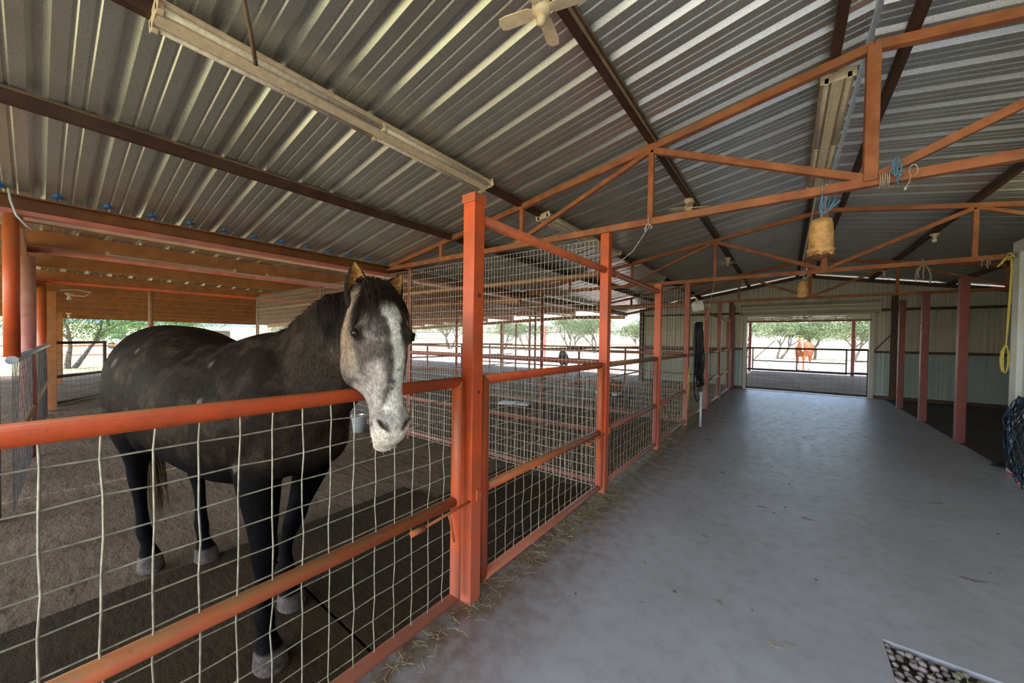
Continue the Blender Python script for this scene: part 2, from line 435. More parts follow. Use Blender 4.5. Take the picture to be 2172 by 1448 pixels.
for x in (WL - .12, WR + .13):
    mb = MB(); mb.bbox((x - .012, -.19, -.19), (x + .012, .2, .19)); mb.obj('bracket', M['rollsheet'], e, bevel=.01)
mb = MB(); mb.tube([(XK, .0, -.16), (XK, -.02, -.3), (XK + .01, -.01, -.42)], .008); mb.tube([(XK - .03, -.01, -.42), (XK + .04, -.01, -.42)], .012); mb.obj('pull_handle', M['pvc'], e)

# ------------------------------------------------------------------ trusses
PX = [-1.07, -2.6, -4.05]
def truss(y, label, right_end=XRR, left_end=XL, mat='truss'):
    e = empty('roof_truss', (XK, y, ZC)); tag(e, label, 'roof truss', 'steel roof trusses')
    def b(name, p0, p1, w=.05, h=.055):
        mb = MB(); mb.bar((p0[0] - XK, 0, p0[1] - ZC), (p1[0] - XK, 0, p1[1] - ZC), w, h); return mb.obj(name, M[mat], e, bevel=.005)
    zt_ = lambda x: 3.70 - .162 * abs(x - XK)
    b('bottom_chord', (left_end, ZC), (right_end, ZC), .06, .065)
    b('top_chord', (left_end, zt_(left_end) + .02), (XK, 3.70), .06, .065); b('top_chord', (XK, 3.70), (right_end, zt_(right_end) + .02), .06, .065)
    b('king_post', (XK, ZC), (XK, 3.70), .075, .09)
    for s in (1, -1):
        xs = [XK + s * (XK - x) * -1 * -1 if s > 0 else x for x in PX]
        xs = [x if s < 0 else 2 * XK - x for x in PX]
        for x in xs:
            if left_end < x < right_end: b('web_post', (x, ZC), (x, zt_(x)), .05, .05)
        if xs[0] < right_end: b('diagonal', (xs[0], zt_(xs[0]) - .02), (XK, ZC + .02), .05, .055)
        if xs[1] < right_end: b('diagonal', (xs[0], zt_(xs[0]) - .02), (xs[1] + s * 0.12, ZC + .02), .045, .045)
    return e
truss(YT[0], 'nearest rusty steel roof truss, the one the first tan bucket hangs from')
truss(YT[1], 'second rusty roof truss, ending at the yellow rope by the white wall')
truss(YT[2], 'third rusty roof truss, the last before the far doorway')
truss(YE - .15, 'rusty roof truss outside beyond the far doorway')
# ------------------------------------------------------------------ purlins: square tube with a galvanised edge
PUR = [(-3.83, 'lowest rusty purlin over the pens'), (-2.62, 'rusty purlin carrying the long cream light strips'), (-1.07, 'rusty purlin the small ceiling fans hang from'),
       (XK - .2, 'rusty ridge purlin on the left of the peak'), (XK + .2, 'rusty ridge purlin on the right of the peak'), (1.97, 'rusty purlin right of the ridge with the small lamp holders'),
       (3.5, 'rusty purlin low on the right roof slope'), (4.95, 'rusty purlin nearest the right eave')]
for x, lab in PUR:
    mb = MB(); z = zroof(x) - .05
    mb.bbox((x - .028, -4.1, z - .05), (x + .028, YE - .1, z + .045))
    o = mb.obj('purlin', M['purlin'], bevel=.004); tag(o, lab, 'purlin', 'roof purlins')
    mb = MB(); mb.bbox((x + .028, -4.1, z + .026), (x + .036, YE - .1, z + .045)); mb.obj('flange', M['purlin_edge'], o)
# eave girder at the left side
def channel(name, x, ztop, d, w, y0, y1, mat, label, group, face=1, cat='beam', t=.006):
    o = MB(); o.bbox((x - t / 2, y0, ztop - d), (x + t / 2, y1, ztop)); ob = o.obj(name, M[mat], bevel=0)
    tag(ob, label, cat, group)
    for zz, nm in ((ztop - t / 2, 'upper_flange'), (ztop - d + t / 2, 'lower_flange')):
        m_ = MB(); m_.bbox((x, y0, zz - t / 2), (x + face * w, y1, zz + t / 2)); m_.bbox((x + face * (w - t), y0, zz - .012 if nm[0] == 'u' else zz), (x + face * w, y1, zz if nm[0] == 'u' else zz + .012)); m_.obj(nm, M[mat], ob)
    return ob
g = channel('eave_beam', XL, 2.79, .155, .09, -4.1, 15, 'girder', 'deep rusty channel beam along the eave above the grey horse', None, 1)
mb = MB(); mb.bbox((XL + .085, -4.1, 2.633), (XL + .094, 15, 2.66)); mb.bbox((XL - .006, -4.1, 2.622), (XL + .09, 15, 2.634)); mb.obj('painted_lip', M['pink'], g)['label'] = 'lip of the beam still in red paint'
names_ = ['highest', 'second', 'third', 'fourth', 'fifth', 'sixth', 'seventh', 'eighth', 'ninth']
for k, x in enumerate([-6.0, -7.8, -9.6, -11.4, -13.2, -15.0, -16.8, -18.6, -20.4]):
    channel('shed_purlin', x, (2.90 if k == 0 else zlean(x) - .006), .2, .065, -4.1, 15.1, 'leanpurlin', '%s rust brown channel purlin of the side shed, counted from the eave beam outward' % names_[k], 'side shed purlins', -1, 'purlin')
channel('fascia_beam', -22.2, zlean(-22.2) - .006, .24, .07, -4.1, 15.2, 'leanpurlin', 'outermost brown edge beam of the side shed roof', None, 1)
# rafters of the side shed, one per bay
for y, lab in ((-.12, 'nearest brown rafter of the side shed with cables clipped to it'), (7.5, 'middle brown rafter of the side shed'), (15.0, 'far brown rafter of the side shed')):
    mb = MB(); mb.bar((XL - .06, y, 2.60), (-7.8, y, 2.655), .10, .15); mb.bar((-7.8, y, 2.655), (-22.2, y, zlean(-22.2) - .29), .10, .15)
    tag(mb.obj('shed_rafter', M['leanpurlin'], bevel=.006), lab, 'rafter', 'side shed rafters')
# blue foam closures in the rib ends at the eave
y = -4.3; k = 0
while y < 3.6:
    y += .3048
    if y < -.1: continue
    mb = MB(); yy = y - .057 - .1 + .0; mb.box((XL + .085, yy, zroof(XL + .085) + .012), (.035, .05, .05)); mb.sphere((XL + .11, yy, zroof(XL + .1) + .006), .022, 8, 5, (1, 1.25, .9))
    tag(mb.obj('foam_plug', M['blue']), 'blue foam plug in a roof rib where the sheet meets the eave beam', 'foam plug', 'blue foam plugs along the eave')
# ------------------------------------------------------------------ pen posts along the aisle
YP = dict(A=1.60, B=3.60, C=5.56, D=7.51, E=9.68, F=11.72, G=13.71)
HTOP = ZC - .035
def sqpost(x, y, h, mat, label, name='square_post', w=.092, cap=True, group=None, cat='post', faded=True):
    mb = MB(); mb.bbox((-w / 2, -w / 2, 0), (w / 2, w / 2, h))
    o = mb.obj(name, M[mat], bevel=.006, loc=(x, y, 0)); tag(o, label, cat, group)
    if cap:
        mb = MB(); mb.bbox((-w / 2 - .007, -w / 2 - .007, h - .05), (w / 2 + .007, w / 2 + .007, h + .004)); mb.obj('post_cap', M['paint_top'] if mat == 'paint' else M[mat], o, bevel=.004)
    return o
G_ = 'red square posts along the pen fronts'
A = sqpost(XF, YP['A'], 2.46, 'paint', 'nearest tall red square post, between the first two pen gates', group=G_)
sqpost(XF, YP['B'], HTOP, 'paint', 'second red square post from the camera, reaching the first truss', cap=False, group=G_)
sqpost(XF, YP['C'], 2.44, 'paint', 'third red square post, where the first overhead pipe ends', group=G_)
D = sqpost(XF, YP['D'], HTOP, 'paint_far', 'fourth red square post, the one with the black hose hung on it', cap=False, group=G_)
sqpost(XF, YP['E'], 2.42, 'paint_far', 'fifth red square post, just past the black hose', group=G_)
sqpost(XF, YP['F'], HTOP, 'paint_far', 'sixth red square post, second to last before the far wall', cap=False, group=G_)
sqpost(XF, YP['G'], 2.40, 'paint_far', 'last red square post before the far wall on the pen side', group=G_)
mb = MB(); mb.bbox((-.05, -.05, 0), (.05, .05, 2.9)); tag(mb.obj('square_post', M['maroon'], bevel=.005, loc=(XF, 14.86, 0)), 'dark red post standing against the far wall at the end of the pens', 'post', G_)
for y, lab, cp in ((9.23, 'nearest dark red post of the right-hand row', False), (11.28, 'middle dark red post of the right-hand row, with twine round it', False), (13.18, 'farthest dark red post of the right-hand row', False)):
    o = sqpost(XR, y, 2.72, 'maroon', lab, cap=False, group='dark red posts on the right of the aisle', w=.11)
mb = MB()
for z in (1.93, 2.07, 2.35): mb.tube([(XR + .06 * math.cos(a) * 1.1, 11.28 + .06 * math.sin(a) * 1.15, z + .03 * math.sin(a)) for a in [k * PI / 4 + .3 for k in range(8)]], .005, 5, closed=True)
tag(mb.obj('twine_loop', M['greyrope']), 'pale twine wrapped round the middle post of the right-hand row', 'twine')
# white conduit scar / bolt on the nearest post
mb = MB(); mb.tube([(.048, 0, 1.86), (.053, 0, 1.86)], .014, 10); mb.tube([(.048, .005, 1.28), (.055, .005, 1.28)], .009, 8)
mb.obj('bolt_hole', M['dark_steel'], A)['label'] = 'dark rusty bolt holes in the face of the post'
# pipe bracing over the posts
def pipething(name, p0, p1, r, mat, label, cat='pipe rail', group=None):
    mb = MB(); mb.pipe(p0, p1, r); return tag(mb.obj(name, M[mat]), label, cat, group)
pipething('overhead_pipe', (XF, 1.64, 2.335), (XF, YP['C'], 2.335), .034, 'paint_top', 'orange pipe running overhead from the nearest post to the third post')
pipething('overhead_pipe', (XF, YP['E'], 2.30), (XF, YP['G'], 2.30), .034, 'oldpipe', 'overhead pipe joining the last three posts by the far wall')
mb = MB(); mb.tube([(XF + .043 * math.cos(a), 3.85 + .012 * math.sin(a * 2), 2.335 + .043 * math.sin(a)) for a in [k * PI / 5 for k in range(10)]], .005, 5, closed=True)
tag(mb.obj('twine_loop', M['greyrope']), 'loop of twine round the overhead pipe by the second post', 'twine')

# ------------------------------------------------------------------ wire mesh
def wiremesh(xs, zs, r, jit=0, seed=1, n=4, y=0., bow=0, over=0.0):
    rr = random.Random(seed); nd = {}
    for i in range(len(xs)):
        for j in range(len(zs)):
            e = 1 if 0 < i < len(xs) - 1 else .2
            nd[i, j] = (xs[i] + rr.gauss(0, jit) * e, y + rr.gauss(0, jit * .8) * e + bow * math.sin(PI * i / max(1, len(xs) - 1)), zs[j] + rr.gauss(0, jit * .6) * e)
    mb = MB()
    for i in range(len(xs)):
        pts = [nd[i, j] for j in range(len(zs))] if jit else [nd[i, 0], nd[i, len(zs) - 1]]
        mb.tube(pts, r, n, caps=False)
    for j in range(len(zs)):
        pts = [(p[0], p[1] + r * 1.4, p[2]) for p in ([nd[i, j] for i in range(len(xs))] if jit else [nd[0, j], nd[len(xs) - 1, j]])]
        mb.tube(pts, r, n, caps=False)
    return mb
def frange(a, b, s):
    o = []; x = a
    while x < b - s * .3: o.append(x); x += s
    o.append(b); return o
def gate(y0, y1, label, mat='paint', zt=1.345, zm=.655, zb=.085, r=.031, x=XF, rz=R(90), jit=.006, seed=1, sp=.106, latch=None, hinges=None, wmat='wire', stiles=(1, 1), name='pen_gate', cat='gate', wr=.0030, group='pen gates along the aisle', topmat=None, mesh=True, origin=None, phase=0, bow=0):
    Lg = y1 - y0
    if y0 > 3.6: wr = min(wr, .0023)
    e = empty(name, origin or (x, y0, 0), rz); tag(e, label, cat, group)
    m = M[mat]; q = (1, 0, 1); q2 = (-1, 0, 1)
    def P(nm, a, b, n0=None, n1=None, rr=r, mm=None):
        mb = MB(); mb.pipe(a, b, rr, n0, n1); return mb.obj(nm, mm or m, e)
    P('top_rail', (0, 0, zt), (Lg, 0, zt), (1, 0, 1) if stiles[0] else None, (1, 0, -1) if stiles[1] else None, mm=M[topmat] if topmat else None)
    P('bottom_rail', (0, 0, zb), (Lg, 0, zb), (1, 0, -1) if stiles[0] else None, (1, 0, 1) if stiles[1] else None)
    P('middle_rail', (r * .8, 0, zm), (Lg - r * .8, 0, zm), mm=M['paint_top'] if mat == 'paint' else None)
    if stiles[0]: P('stile', (0, 0, zb), (0, 0, zt), (1, 0, -1), (1, 0, 1))
    if stiles[1]: P('stile', (Lg, 0, zb), (Lg, 0, zt), (1, 0, 1), (1, 0, -1))
    if mesh:
        xs = frange(phase + .02, Lg - .02, sp); zs = [zb + .01] + [zt - .095 - k * sp * 1.03 for k in range(int((zt - zb - .1) / (sp * 1.03)), -1, -1)] + [zt - .02]
        if zs[1] - zs[0] < .03: zs.pop(1)
        wiremesh(xs, zs, wr, jit, seed, 6 if wr > .003 else 4, bow=bow).obj('wire_mesh', M[wmat], e)
    if latch is not None:
        mb = MB(); s = 1 if latch > 0 else -1; a = Lg if s > 0 else 0
        mb.tube([(a - s * .34, -.035, zm - .045), (a - s * .26, -.035, zm - .045)], .016, 10)
        mb.tube([(a - s * .30, -.036, zm - .045), (a + s * .16, -.036, zm - .02)], .008, 8)
        mb.tube([(a - s * .09, -.036, zm - .036), (a - s * .085, -.045, zm - .07), (a - s * .06, -.05, zm - .20)], .007, 8)
        mb.obj('slide_bolt', M['paint_top'], e)
        mb = MB(); mb.box((a + s * .13, -.045, zm + .0), (.022, .03, .07)); mb.box((a + s * .13, -.062, zm + .0), (.045, .008, .05)); mb.obj('bolt_keeper', M['paint_top'], e, bevel=.004)
    if hinges is not None:
        s = 1 if hinges > 0 else -1; a = Lg if s > 0 else 0
        for z in (zb + .16, zt - .16):
            mb = MB(); mb.tube([(a + s * .045, 0, z - .035), (a + s * .045, 0, z + .035)], .016, 10); mb.box((a + s * .03, 0, z), (.05, .02, .02)); mb.obj('hinge', m, e)
    return e
gate(-.78, 1.475, 'nearest red pipe gate, the dark horse resting its head over the top rail', 'paint', jit=.0028, seed=5, latch=1, hinges=-1, phase=.03 + .78 - 7 * .106 - .02 - .03, bow=.0)
gate(1.715, 3.50, 'red pipe gate between the two nearest posts, right of the grey horse head', 'paint', jit=.0035, seed=9, latch=1, hinges=-1)
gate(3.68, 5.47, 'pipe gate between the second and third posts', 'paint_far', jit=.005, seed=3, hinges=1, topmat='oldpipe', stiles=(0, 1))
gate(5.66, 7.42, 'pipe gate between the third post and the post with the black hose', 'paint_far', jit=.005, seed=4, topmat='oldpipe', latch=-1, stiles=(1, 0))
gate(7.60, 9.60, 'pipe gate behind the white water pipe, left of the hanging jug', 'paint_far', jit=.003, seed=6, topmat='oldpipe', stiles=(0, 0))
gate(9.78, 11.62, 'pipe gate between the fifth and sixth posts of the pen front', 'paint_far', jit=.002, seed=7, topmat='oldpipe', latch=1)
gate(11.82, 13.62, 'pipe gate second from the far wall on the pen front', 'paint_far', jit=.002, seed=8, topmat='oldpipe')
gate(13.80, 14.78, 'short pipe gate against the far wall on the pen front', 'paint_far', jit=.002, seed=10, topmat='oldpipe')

# ------------------------------------------------------------------ cross fences between the pens
XP = [-1.57, -4.8, -7.8, -11.4]
def crossfence(y, label, top=2.66, wr=.0017, mats=('paint_far', 'oldpipe'), bays=(0, 1, 2), wmat='wire_far', gap=.0508, posts=(1, 2, 3), rails=(.10, .64, 1.37, 2.30), ph=2.7, x0=None):
    e = empty('pen_divider', (XP[0], y, 0), PI); tag(e, label, 'fence', 'fences dividing the pens')
    for k in posts:
        mb = MB(); mb.pipe((XP[0] - XP[k], 0, -.03), (XP[0] - XP[k], 0, ph if k else top), .036); mb.obj('fence_post', M['paint_far'], e)
    for i, z in enumerate(rails):
        a = XP[0] - XP[bays[0]]; b = XP[0] - XP[bays[-1] + 1]
        mb = MB(); mb.pipe((a, 0, z), (b, 0, z), .03 if z > 1 else .026); mb.obj('rail', M[mats[1] if z > 2 else mats[0]], e)
    for k in bays:
        a = XP[0] - XP[k] + .03; b = XP[0] - XP[k + 1] - .03
        wiremesh(frange(a, b, gap), frange(.06, top, gap * 2), wr, 0, y=.03).obj('wire_mesh', M[wmat], e)
    return e
crossfence(3.60, 'tall mesh and pipe fence running left from the second post behind the horse head', wr=.0024)
crossfence(7.52, 'tall mesh and pipe fence running left from the post with the hose', wr=.0022, ph=2.72)
crossfence(11.72, 'mesh and pipe fence dividing the two farthest pens', wr=.0016, rails=(.1, .64, 1.37), top=1.9, gap=.1)
# near divider on the left: low, dark mesh
e = empty('pen_divider', (-5.3, -.13, 0), math.atan2(.25, -6.3)); tag(e, 'low mesh fence with a grey top rail at the left edge', 'fence', 'fences dividing the pens')
Ld = 6.4
for z, r_ in ((1.36, .036), (.64, .028)):
    mb = MB(); mb.pipe((0, 0, z), (Ld, 0, z), r_); mb.obj('rail', M['oldpipe'] if z < 1 else M['pvc'], e)
wiremesh(frange(.03, Ld - .03, .1), frange(.03, 1.34, .1), .0024, .001, 12).obj('wire_mesh', M['wire_dark'], e)
mb = MB(); mb.bbox((-.05, .06, 0), (.03, .13, 1.36)); mb.obj('fence_post', M['dark_steel'], e, bevel=.005)
# tall round pipes of the near left side
for x, y, h, r_, mt, lab in ((-5.35, -.13, 2.60, .046, 'paint', 'leftmost round red pipe post under the eave beam'),
                            (-7.8, -.07, 2.58, .07, 'pink', 'thick pinkish round pipe post, second from the left edge'),
                            (-11.4, .06, 2.55, .06, 'paint', 'red round pipe post, third from the left edge, beside the open gate'),
                            (-10.6, .02, 1.36, .05, 'pink', 'short reddish round post under the end of the grey rail')):
    mb = MB(); mb.pipe((x, y, 1.385 if x == -5.35 else -.03), (x, y, h), r_, n=20); tag(mb.obj('round_post', M[mt]), lab, 'post', 'round pipe posts at the left')
sqpost(-12.1, .17, 2.46, 'leanpurlin', 'brown square post of the side shed beside the open mesh gate', cap=False, w=.16)
sqpost(-18.0, .42, 2.26, 'leanpurlin', 'brown square post of the side shed seen through the open mesh gate', cap=False, w=.14)
sqpost(-18.0, 7.5, 2.26, 'leanpurlin', 'far brown square post of the side shed, behind the second pen', cap=False, w=.14)
sqpost(-12.1, 7.5, 2.46, 'leanpurlin', 'brown square post at the back of the second pen', cap=False, w=.14)
sqpost(-12.1, 15.0, 2.46, 'leanpurlin', 'brown square post at the far corner of the pens', cap=False, w=.14)
# long rails of the pens
pipething('long_pipe', (-7.8, -.1, 2.68), (-7.8, 15, 2.68), .042, 'pink', 'long pink pipe running under the shed purlins above the horse', 'pipe rail')
pipething('long_pipe', (-11.4, -.0, 2.60), (-11.4, 15, 2.60), .036, 'paint', 'long orange pipe running under the shed roof behind the horse', 'pipe rail')
mb = MB(); mb.pipe((-11.4, 1.55, 0), (-11.4, 1.55, 2.57), .045); tag(mb.obj('round_post', M['oldpipe']), 'plain brown round post rising behind the back of the dark horse', 'post', 'round pipe posts at the left')
# white strip lights lying on the pink pipe
for y0, y1, lab in ((.62, 2.12, 'long white tube light lying along the pink pipe above the horse rump'), (2.62, 4.1, 'white tube light along the pink pipe behind the horse ears')):
    mb = MB(); mb.bbox((-7.86, y0, 2.722), (-7.80, y1, 2.765)); o = tag(mb.obj('tube_light', M['white'], bevel=.008), lab, 'strip light')
    for yy in (y0, y1):
        mb = MB(); mb.bbox((-7.865, yy - .02, 2.72), (-7.795, yy + .02, 2.77)); mb.obj('end_cap', M['cream_pl'], o)
# back rails of the farther pens and their low rails
for x, ya, yb, zs, lab in ((-11.4, 3.6, 15, (.35, .85, 1.37), 'pipe fence closing the back of the farther pens'), (-4.8, 7.52, 15, (.35, .85, 1.37), 'pipe fence running away down the middle of the farther pens')):
    e = empty('pipe_fence', (x, ya, 0), R(90)); tag(e, lab, 'fence')
    for z in zs:
        mb = MB(); mb.pipe((0, 0, z), (yb - ya, 0, z), .03); mb.obj('rail', M['paint_far'], e)
    y = ya + 2
    while y < yb:
        mb = MB(); mb.pipe((y - ya, 0, 0), (y - ya, 0, 1.37), .036); mb.obj('fence_post', M['paint_far'], e); y += 1.9
# free-standing round posts seen through the mesh
for x, y, h, lab in ((-4.72, 7.38, 2.7, 'red round post with its foot in the dark dirt of the second pen'), (-4.8, 11.7, 2.6, 'red round post at the divider of the far pens'),
                     (-6.4, 9.3, 2.4, 'slim red round post among the far pens'), (-9.4, 12.6, 2.3, 'slim brown round post at the back of the far pens'), (-4.8, 15.0, 2.7, 'red round post at the open end of the far pens')):
    mb = MB(); mb.pipe((x, y, -.02), (x, y, h), .036); tag(mb.obj('round_post', M['paint_far']), lab, 'post', 'round posts inside the far pens')

# open mesh gate standing in the yard beyond the first pen
gate(0, 1.55, 'open dark steel mesh gate standing in sunlight at the far left', 'dark_steel', zt=1.38, zm=.62, zb=.03, r=.034, rz=math.atan2(.86, -1.23), origin=(-12.8, .17, 0), jit=.004, seed=21, sp=.13, wmat='wire_dark', name='yard_gate', group=None, wr=.003)
mb = MB(); mb.bbox((-.09, -.06, 0), (.0, .06, 1.62)); tag(mb.obj('gate_post', M['dark_steel'], bevel=.006, loc=(-12.72, .12, 0)), 'dark rusty hinge post of the open mesh gate at the far left', 'post')

# ------------------------------------------------------------------ far doorway gates
e = gate(0, WR - WL - .1, 'mesh gate closing the far doorway', 'dark_steel', zt=1.42, zm=.70, zb=.05, r=.026, rz=0, origin=(WL + .05, YW + .02, 0), jit=.003, seed=22, sp=.16, wmat='wire_dark', name='doorway_gate', group=None, wr=.0022)
e = gate(0, 3.86, 'pipe gate at the outer edge of the roof beyond the doorway', 'dark_steel', zt=1.33, zm=.62, zb=.12, r=.035, rz=0, origin=(-1.47, YE - .15, 0), mesh=False, name='outer_gate', group=None)
mb = MB(); mb.pipe((1.93, 0, .12), (1.93, 0, 1.33), .03); mb.obj('brace', M['maroon'], e)
mb = MB(); mb.pipe((0, 0, .62), (1.0, 0, 1.75), .02); mb.obj('brace', M['dark_steel'], e)
for z in (.25, 1.33, .62):
    pass
for x, lab in ((2.62, 'red post at the outer roof edge right of the outer gate'), (-1.62, 'dark post at the outer roof edge left of the outer gate')):
    sqpost(x, YE - .1, 2.72, 'maroon', lab, cap=False, w=.13)
for x, lab in ((-5.4, 'orange post holding the left heel of the outside truss'), (-15.2, 'orange post far left under the outside truss')):
    sqpost(x, YE - .1, 2.72, 'paint_far', lab, cap=False, w=.12)
e = empty('pipe_fence', (2.7, YE - .1, 0)); tag(e, 'short pipe fence right of the outer gate', 'fence')
for z in (.2, .75, 1.36): 
    mb = MB(); mb.pipe((0, 0, z), (3.4, 0, z), .03); mb.obj('rail', M['maroon'], e)
e = empty('pipe_fence', (-11, YE - .1, 0)); tag(e, 'pipe fence along the outer roof edge behind the pens', 'fence')
for z in (.3, .8, 1.34): 
    mb = MB(); mb.pipe((0, 0, z), (9.3, 0, z), .03); mb.obj('rail', M['paint_far'], e)
# ------------------------------------------------------------------ cream strip lights
def striplight(y0, y1, x, label, tilt=0, tubes=True, group='fluorescent strip lights', z=None):
    zz = z if z is not None else zroof(x) - .115
    e = empty('strip_light', (x, y0, zz)); tag(e, label, 'strip light', group); Ls = y1 - y0
    e.rotation_euler = (0, tilt, 0)
    mb = MB()
    prof = [(-.105, .0), (-.10, .012), (-.04, -.004), (-.035, -.035), (.035, -.035), (.04, -.004), (.10, .012), (.105, .0), (.06, .035), (-.06, .035)]
    vs = [(a, yy, h) for yy in (0, Ls) for a, h in prof]; n = len(prof)
    mb.add(vs, [(k, (k + 1) % n, n + (k + 1) % n, n + k) for k in range(n)] + [tuple(range(n))[::-1], tuple(range(n, 2 * n))])
    mb.obj('housing', M['cream'], e)
    for s in (-1, 1):
        for a, b in ((.02, Ls / 2 - .02), (Ls / 2 + .02, Ls - .02)):
            mb = MB(); mb.pipe((s * .068, a, -.022), (s * .068, b, -.022), .0165, n=14); mb.obj('lamp_tube', M['tubeglass'], e)
        for yy in (.012, Ls / 2, Ls - .012):
            mb = MB(); mb.box((s * .068, yy, -.018), (.032, .03, .052)); mb.obj('lamp_socket', M['cream_pl'], e, bevel=.004)
    for yy in (0, Ls):
        mb = MB(); mb.box((0, yy, .0), (.215, .006, .075)); mb.obj('end_cap', M['cream'], e, bevel=.002)
    mb = MB()
    mb.bbox((-.012, -.0, -.037), (.012, Ls, -.0345)); mb.obj('centre_seam', M['cream'], e)
    return e
S = R(-9.5)
striplight(.36, 2.86, -2.56, 'long dusty cream strip light nearest the camera, upper left', S)
striplight(3.98, 6.5, -2.56, 'second cream strip light on the same purlin, past the nearest truss', S)
striplight(3.78, 6.25, XK - .17, 'dusty cream strip light under the ridge beside the king post', 0, z=zroof(XK - .2) - .135)
striplight(7.6, 9.6, -2.56, 'faint cream strip light on the pen-side purlin, past the second truss', S)
# rod hanging across the near strip light
mb = MB(); mb.tube([(-2.05, .55, zroof(-2.05) - .05), (-2.33, .70, 3.23), (-2.44, .76, 3.14)], .011, 8); tag(mb.obj('conduit', M['purlin_edge']), 'thin grey-green conduit reaching down over the nearest strip light', 'conduit')
mb = MB(); mb.tube([(-1.025, -1, zroof(-1.07) - .1), (-1.022, 8, zroof(-1.07) - .1), (-1.02, 14.5, zroof(-1.07) - .1)], .009, 8); tag(mb.obj('conduit', M['purlin_edge']), 'dusty conduit running along the purlin with the fans', 'conduit')
# ------------------------------------------------------------------ small ceiling fans (cream) on the third purlin
def fan(y, label, rot=0, z=None, blades=4):
    e = empty('ceiling_fan', (-1.07, y, z or zroof(-1.07) - .10), rot); tag(e, label, 'ceiling fan', 'small cream ceiling fans')
    mb = MB(); mb.lathe([(0, 0), (.055, 0), (.06, -.02), (.05, -.045), (.03, -.055), (.028, -.075), (.05, -.09), (.052, -.12), (.035, -.145), (0, -.15)], n=20); mb.obj('motor_housing', M['cream_pl'], e)
    mb = MB(); mb.lathe([(0, -.14), (.024, -.15), (.028, -.17), (.02, -.19), (0, -.195)], n=14); mb.obj('lamp_cap', M['cream_pl'], e)
    for k in range(blades):
        a = 2 * PI * k / blades; mb = MB(); d = Vector((math.cos(a), math.sin(a), 0)); s = Vector((-math.sin(a), math.cos(a), 0))
        o2 = []; 
        pts = [(.045, .022), (.07, .034), (.20, .038), (.235, .03), (.245, .0)]
        top = []; 
        for sg in (1, -1):
            row = [(p, sg * w) for p, w in pts]; top += row if sg > 0 else row[::-1]
        vs = [d * p + s * w + Vector((0, 0, -.115 + .10 * w)) for p, w in top] + [d * p + s * w + Vector((0, 0, -.122 + .10 * w)) for p, w in top]
        n = len(top); mb.add(vs, [tuple(range(n)), tuple(range(n, 2 * n))[::-1]] + [(k2, n + k2, n + (k2 + 1) % n, (k2 + 1) % n) for k2 in range(n)])
        mb.obj('fan_blade', M['cream_pl'], e)
    return e
fan(1.62, 'cream ceiling fan cut by the top edge, nearest the camera', R(14), 3.46)
fan(5.22, 'small cream ceiling fan just past the nearest truss', R(20))
fan(9.3, 'small cream ceiling fan between the second and third trusses', R(50))
fan(12.9, 'tiny cream ceiling fan near the far wall', R(10))
def lampholder(x, y, z, label, bulb=True):
    e = empty('lamp_holder', (x, y, z)); tag(e, label, 'light fitting', 'bare lamp holders')
    mb = MB(); mb.lathe([(0, 0), (.06, 0), (.06, -.02), (.035, -.035), (.03, -.06), (0, -.06)], n=16); mb.obj('socket_base', M['cream_pl'], e)
    mb = MB(); mb.lathe([(.018, -.06), (.02, -.075), (.032, -.10), (.034, -.125), (.02, -.148), (0, -.153)], n=14); mb.obj('bulb', M['bulb'], e)
lampholder(1.97, 9.2, zroof(1.97) - .1, 'cream lamp holder on the right purlin between the second and third trusses')
lampholder(1.97, 13.1, zroof(1.97) - .1, 'cream lamp holder on the right purlin near the far wall')
lampholder(-2.62, 9.9, zroof(-2.62) - .1, 'lamp holder above the hose post on the pen-side purlin')
lampholder(-12.2, .42, 2.45, 'white lamp holder on the near shed rafter above the open gate')
lampholder(-17.6, .60, 2.22, 'white lamp holder at the outer end of the near shed rafter')
lampholder(-17.2, 7.4, 2.28, 'white lamp holder far out under the shed roof above the horse back')
lampholder(-12.6, 7.4, 2.42, 'white lamp holder seen through the mesh left of the nearest post')
# cable on the near rafter
mb = MB(); pts = []
for k in range(40):
    t = k / 39; x = -5.5 - 6.5 * t; pts.append((x, -.12 + .03 * math.sin(k * 1.1), 2.60 - .02 * math.sin(k * .9) - .03 * max(0, (t - .4))))
mb.tube(pts, .008, 6); tag(mb.obj('cable', M['pvc']), 'pale electric cable clipped along the near shed rafter', 'cable')
mb = MB(); mb.tube([(-5.28, -.14, 2.82), (-5.28, -.13, 2.72), (-5.28, -.10, 2.60), (-5.3, -.05, 2.53), (-5.36, -.02, 2.51), (-5.4, -.02, 2.53)], .008, 8); tag(mb.obj('cable', M['pvc']), 'grey cable looping off the eave beam at the upper left corner', 'cable')
mb = MB(); mb.tube([(-12.2, .3, 2.5), (-12.0, .5, 2.52), (-11.7, .7, 2.46), (-11.8, .62, 2.38), (-12.2, .42, 2.4)], .008, 6); tag(mb.obj('cable', M['pvc']), 'loose loop of white cable beside the lamp holder at the left', 'cable')

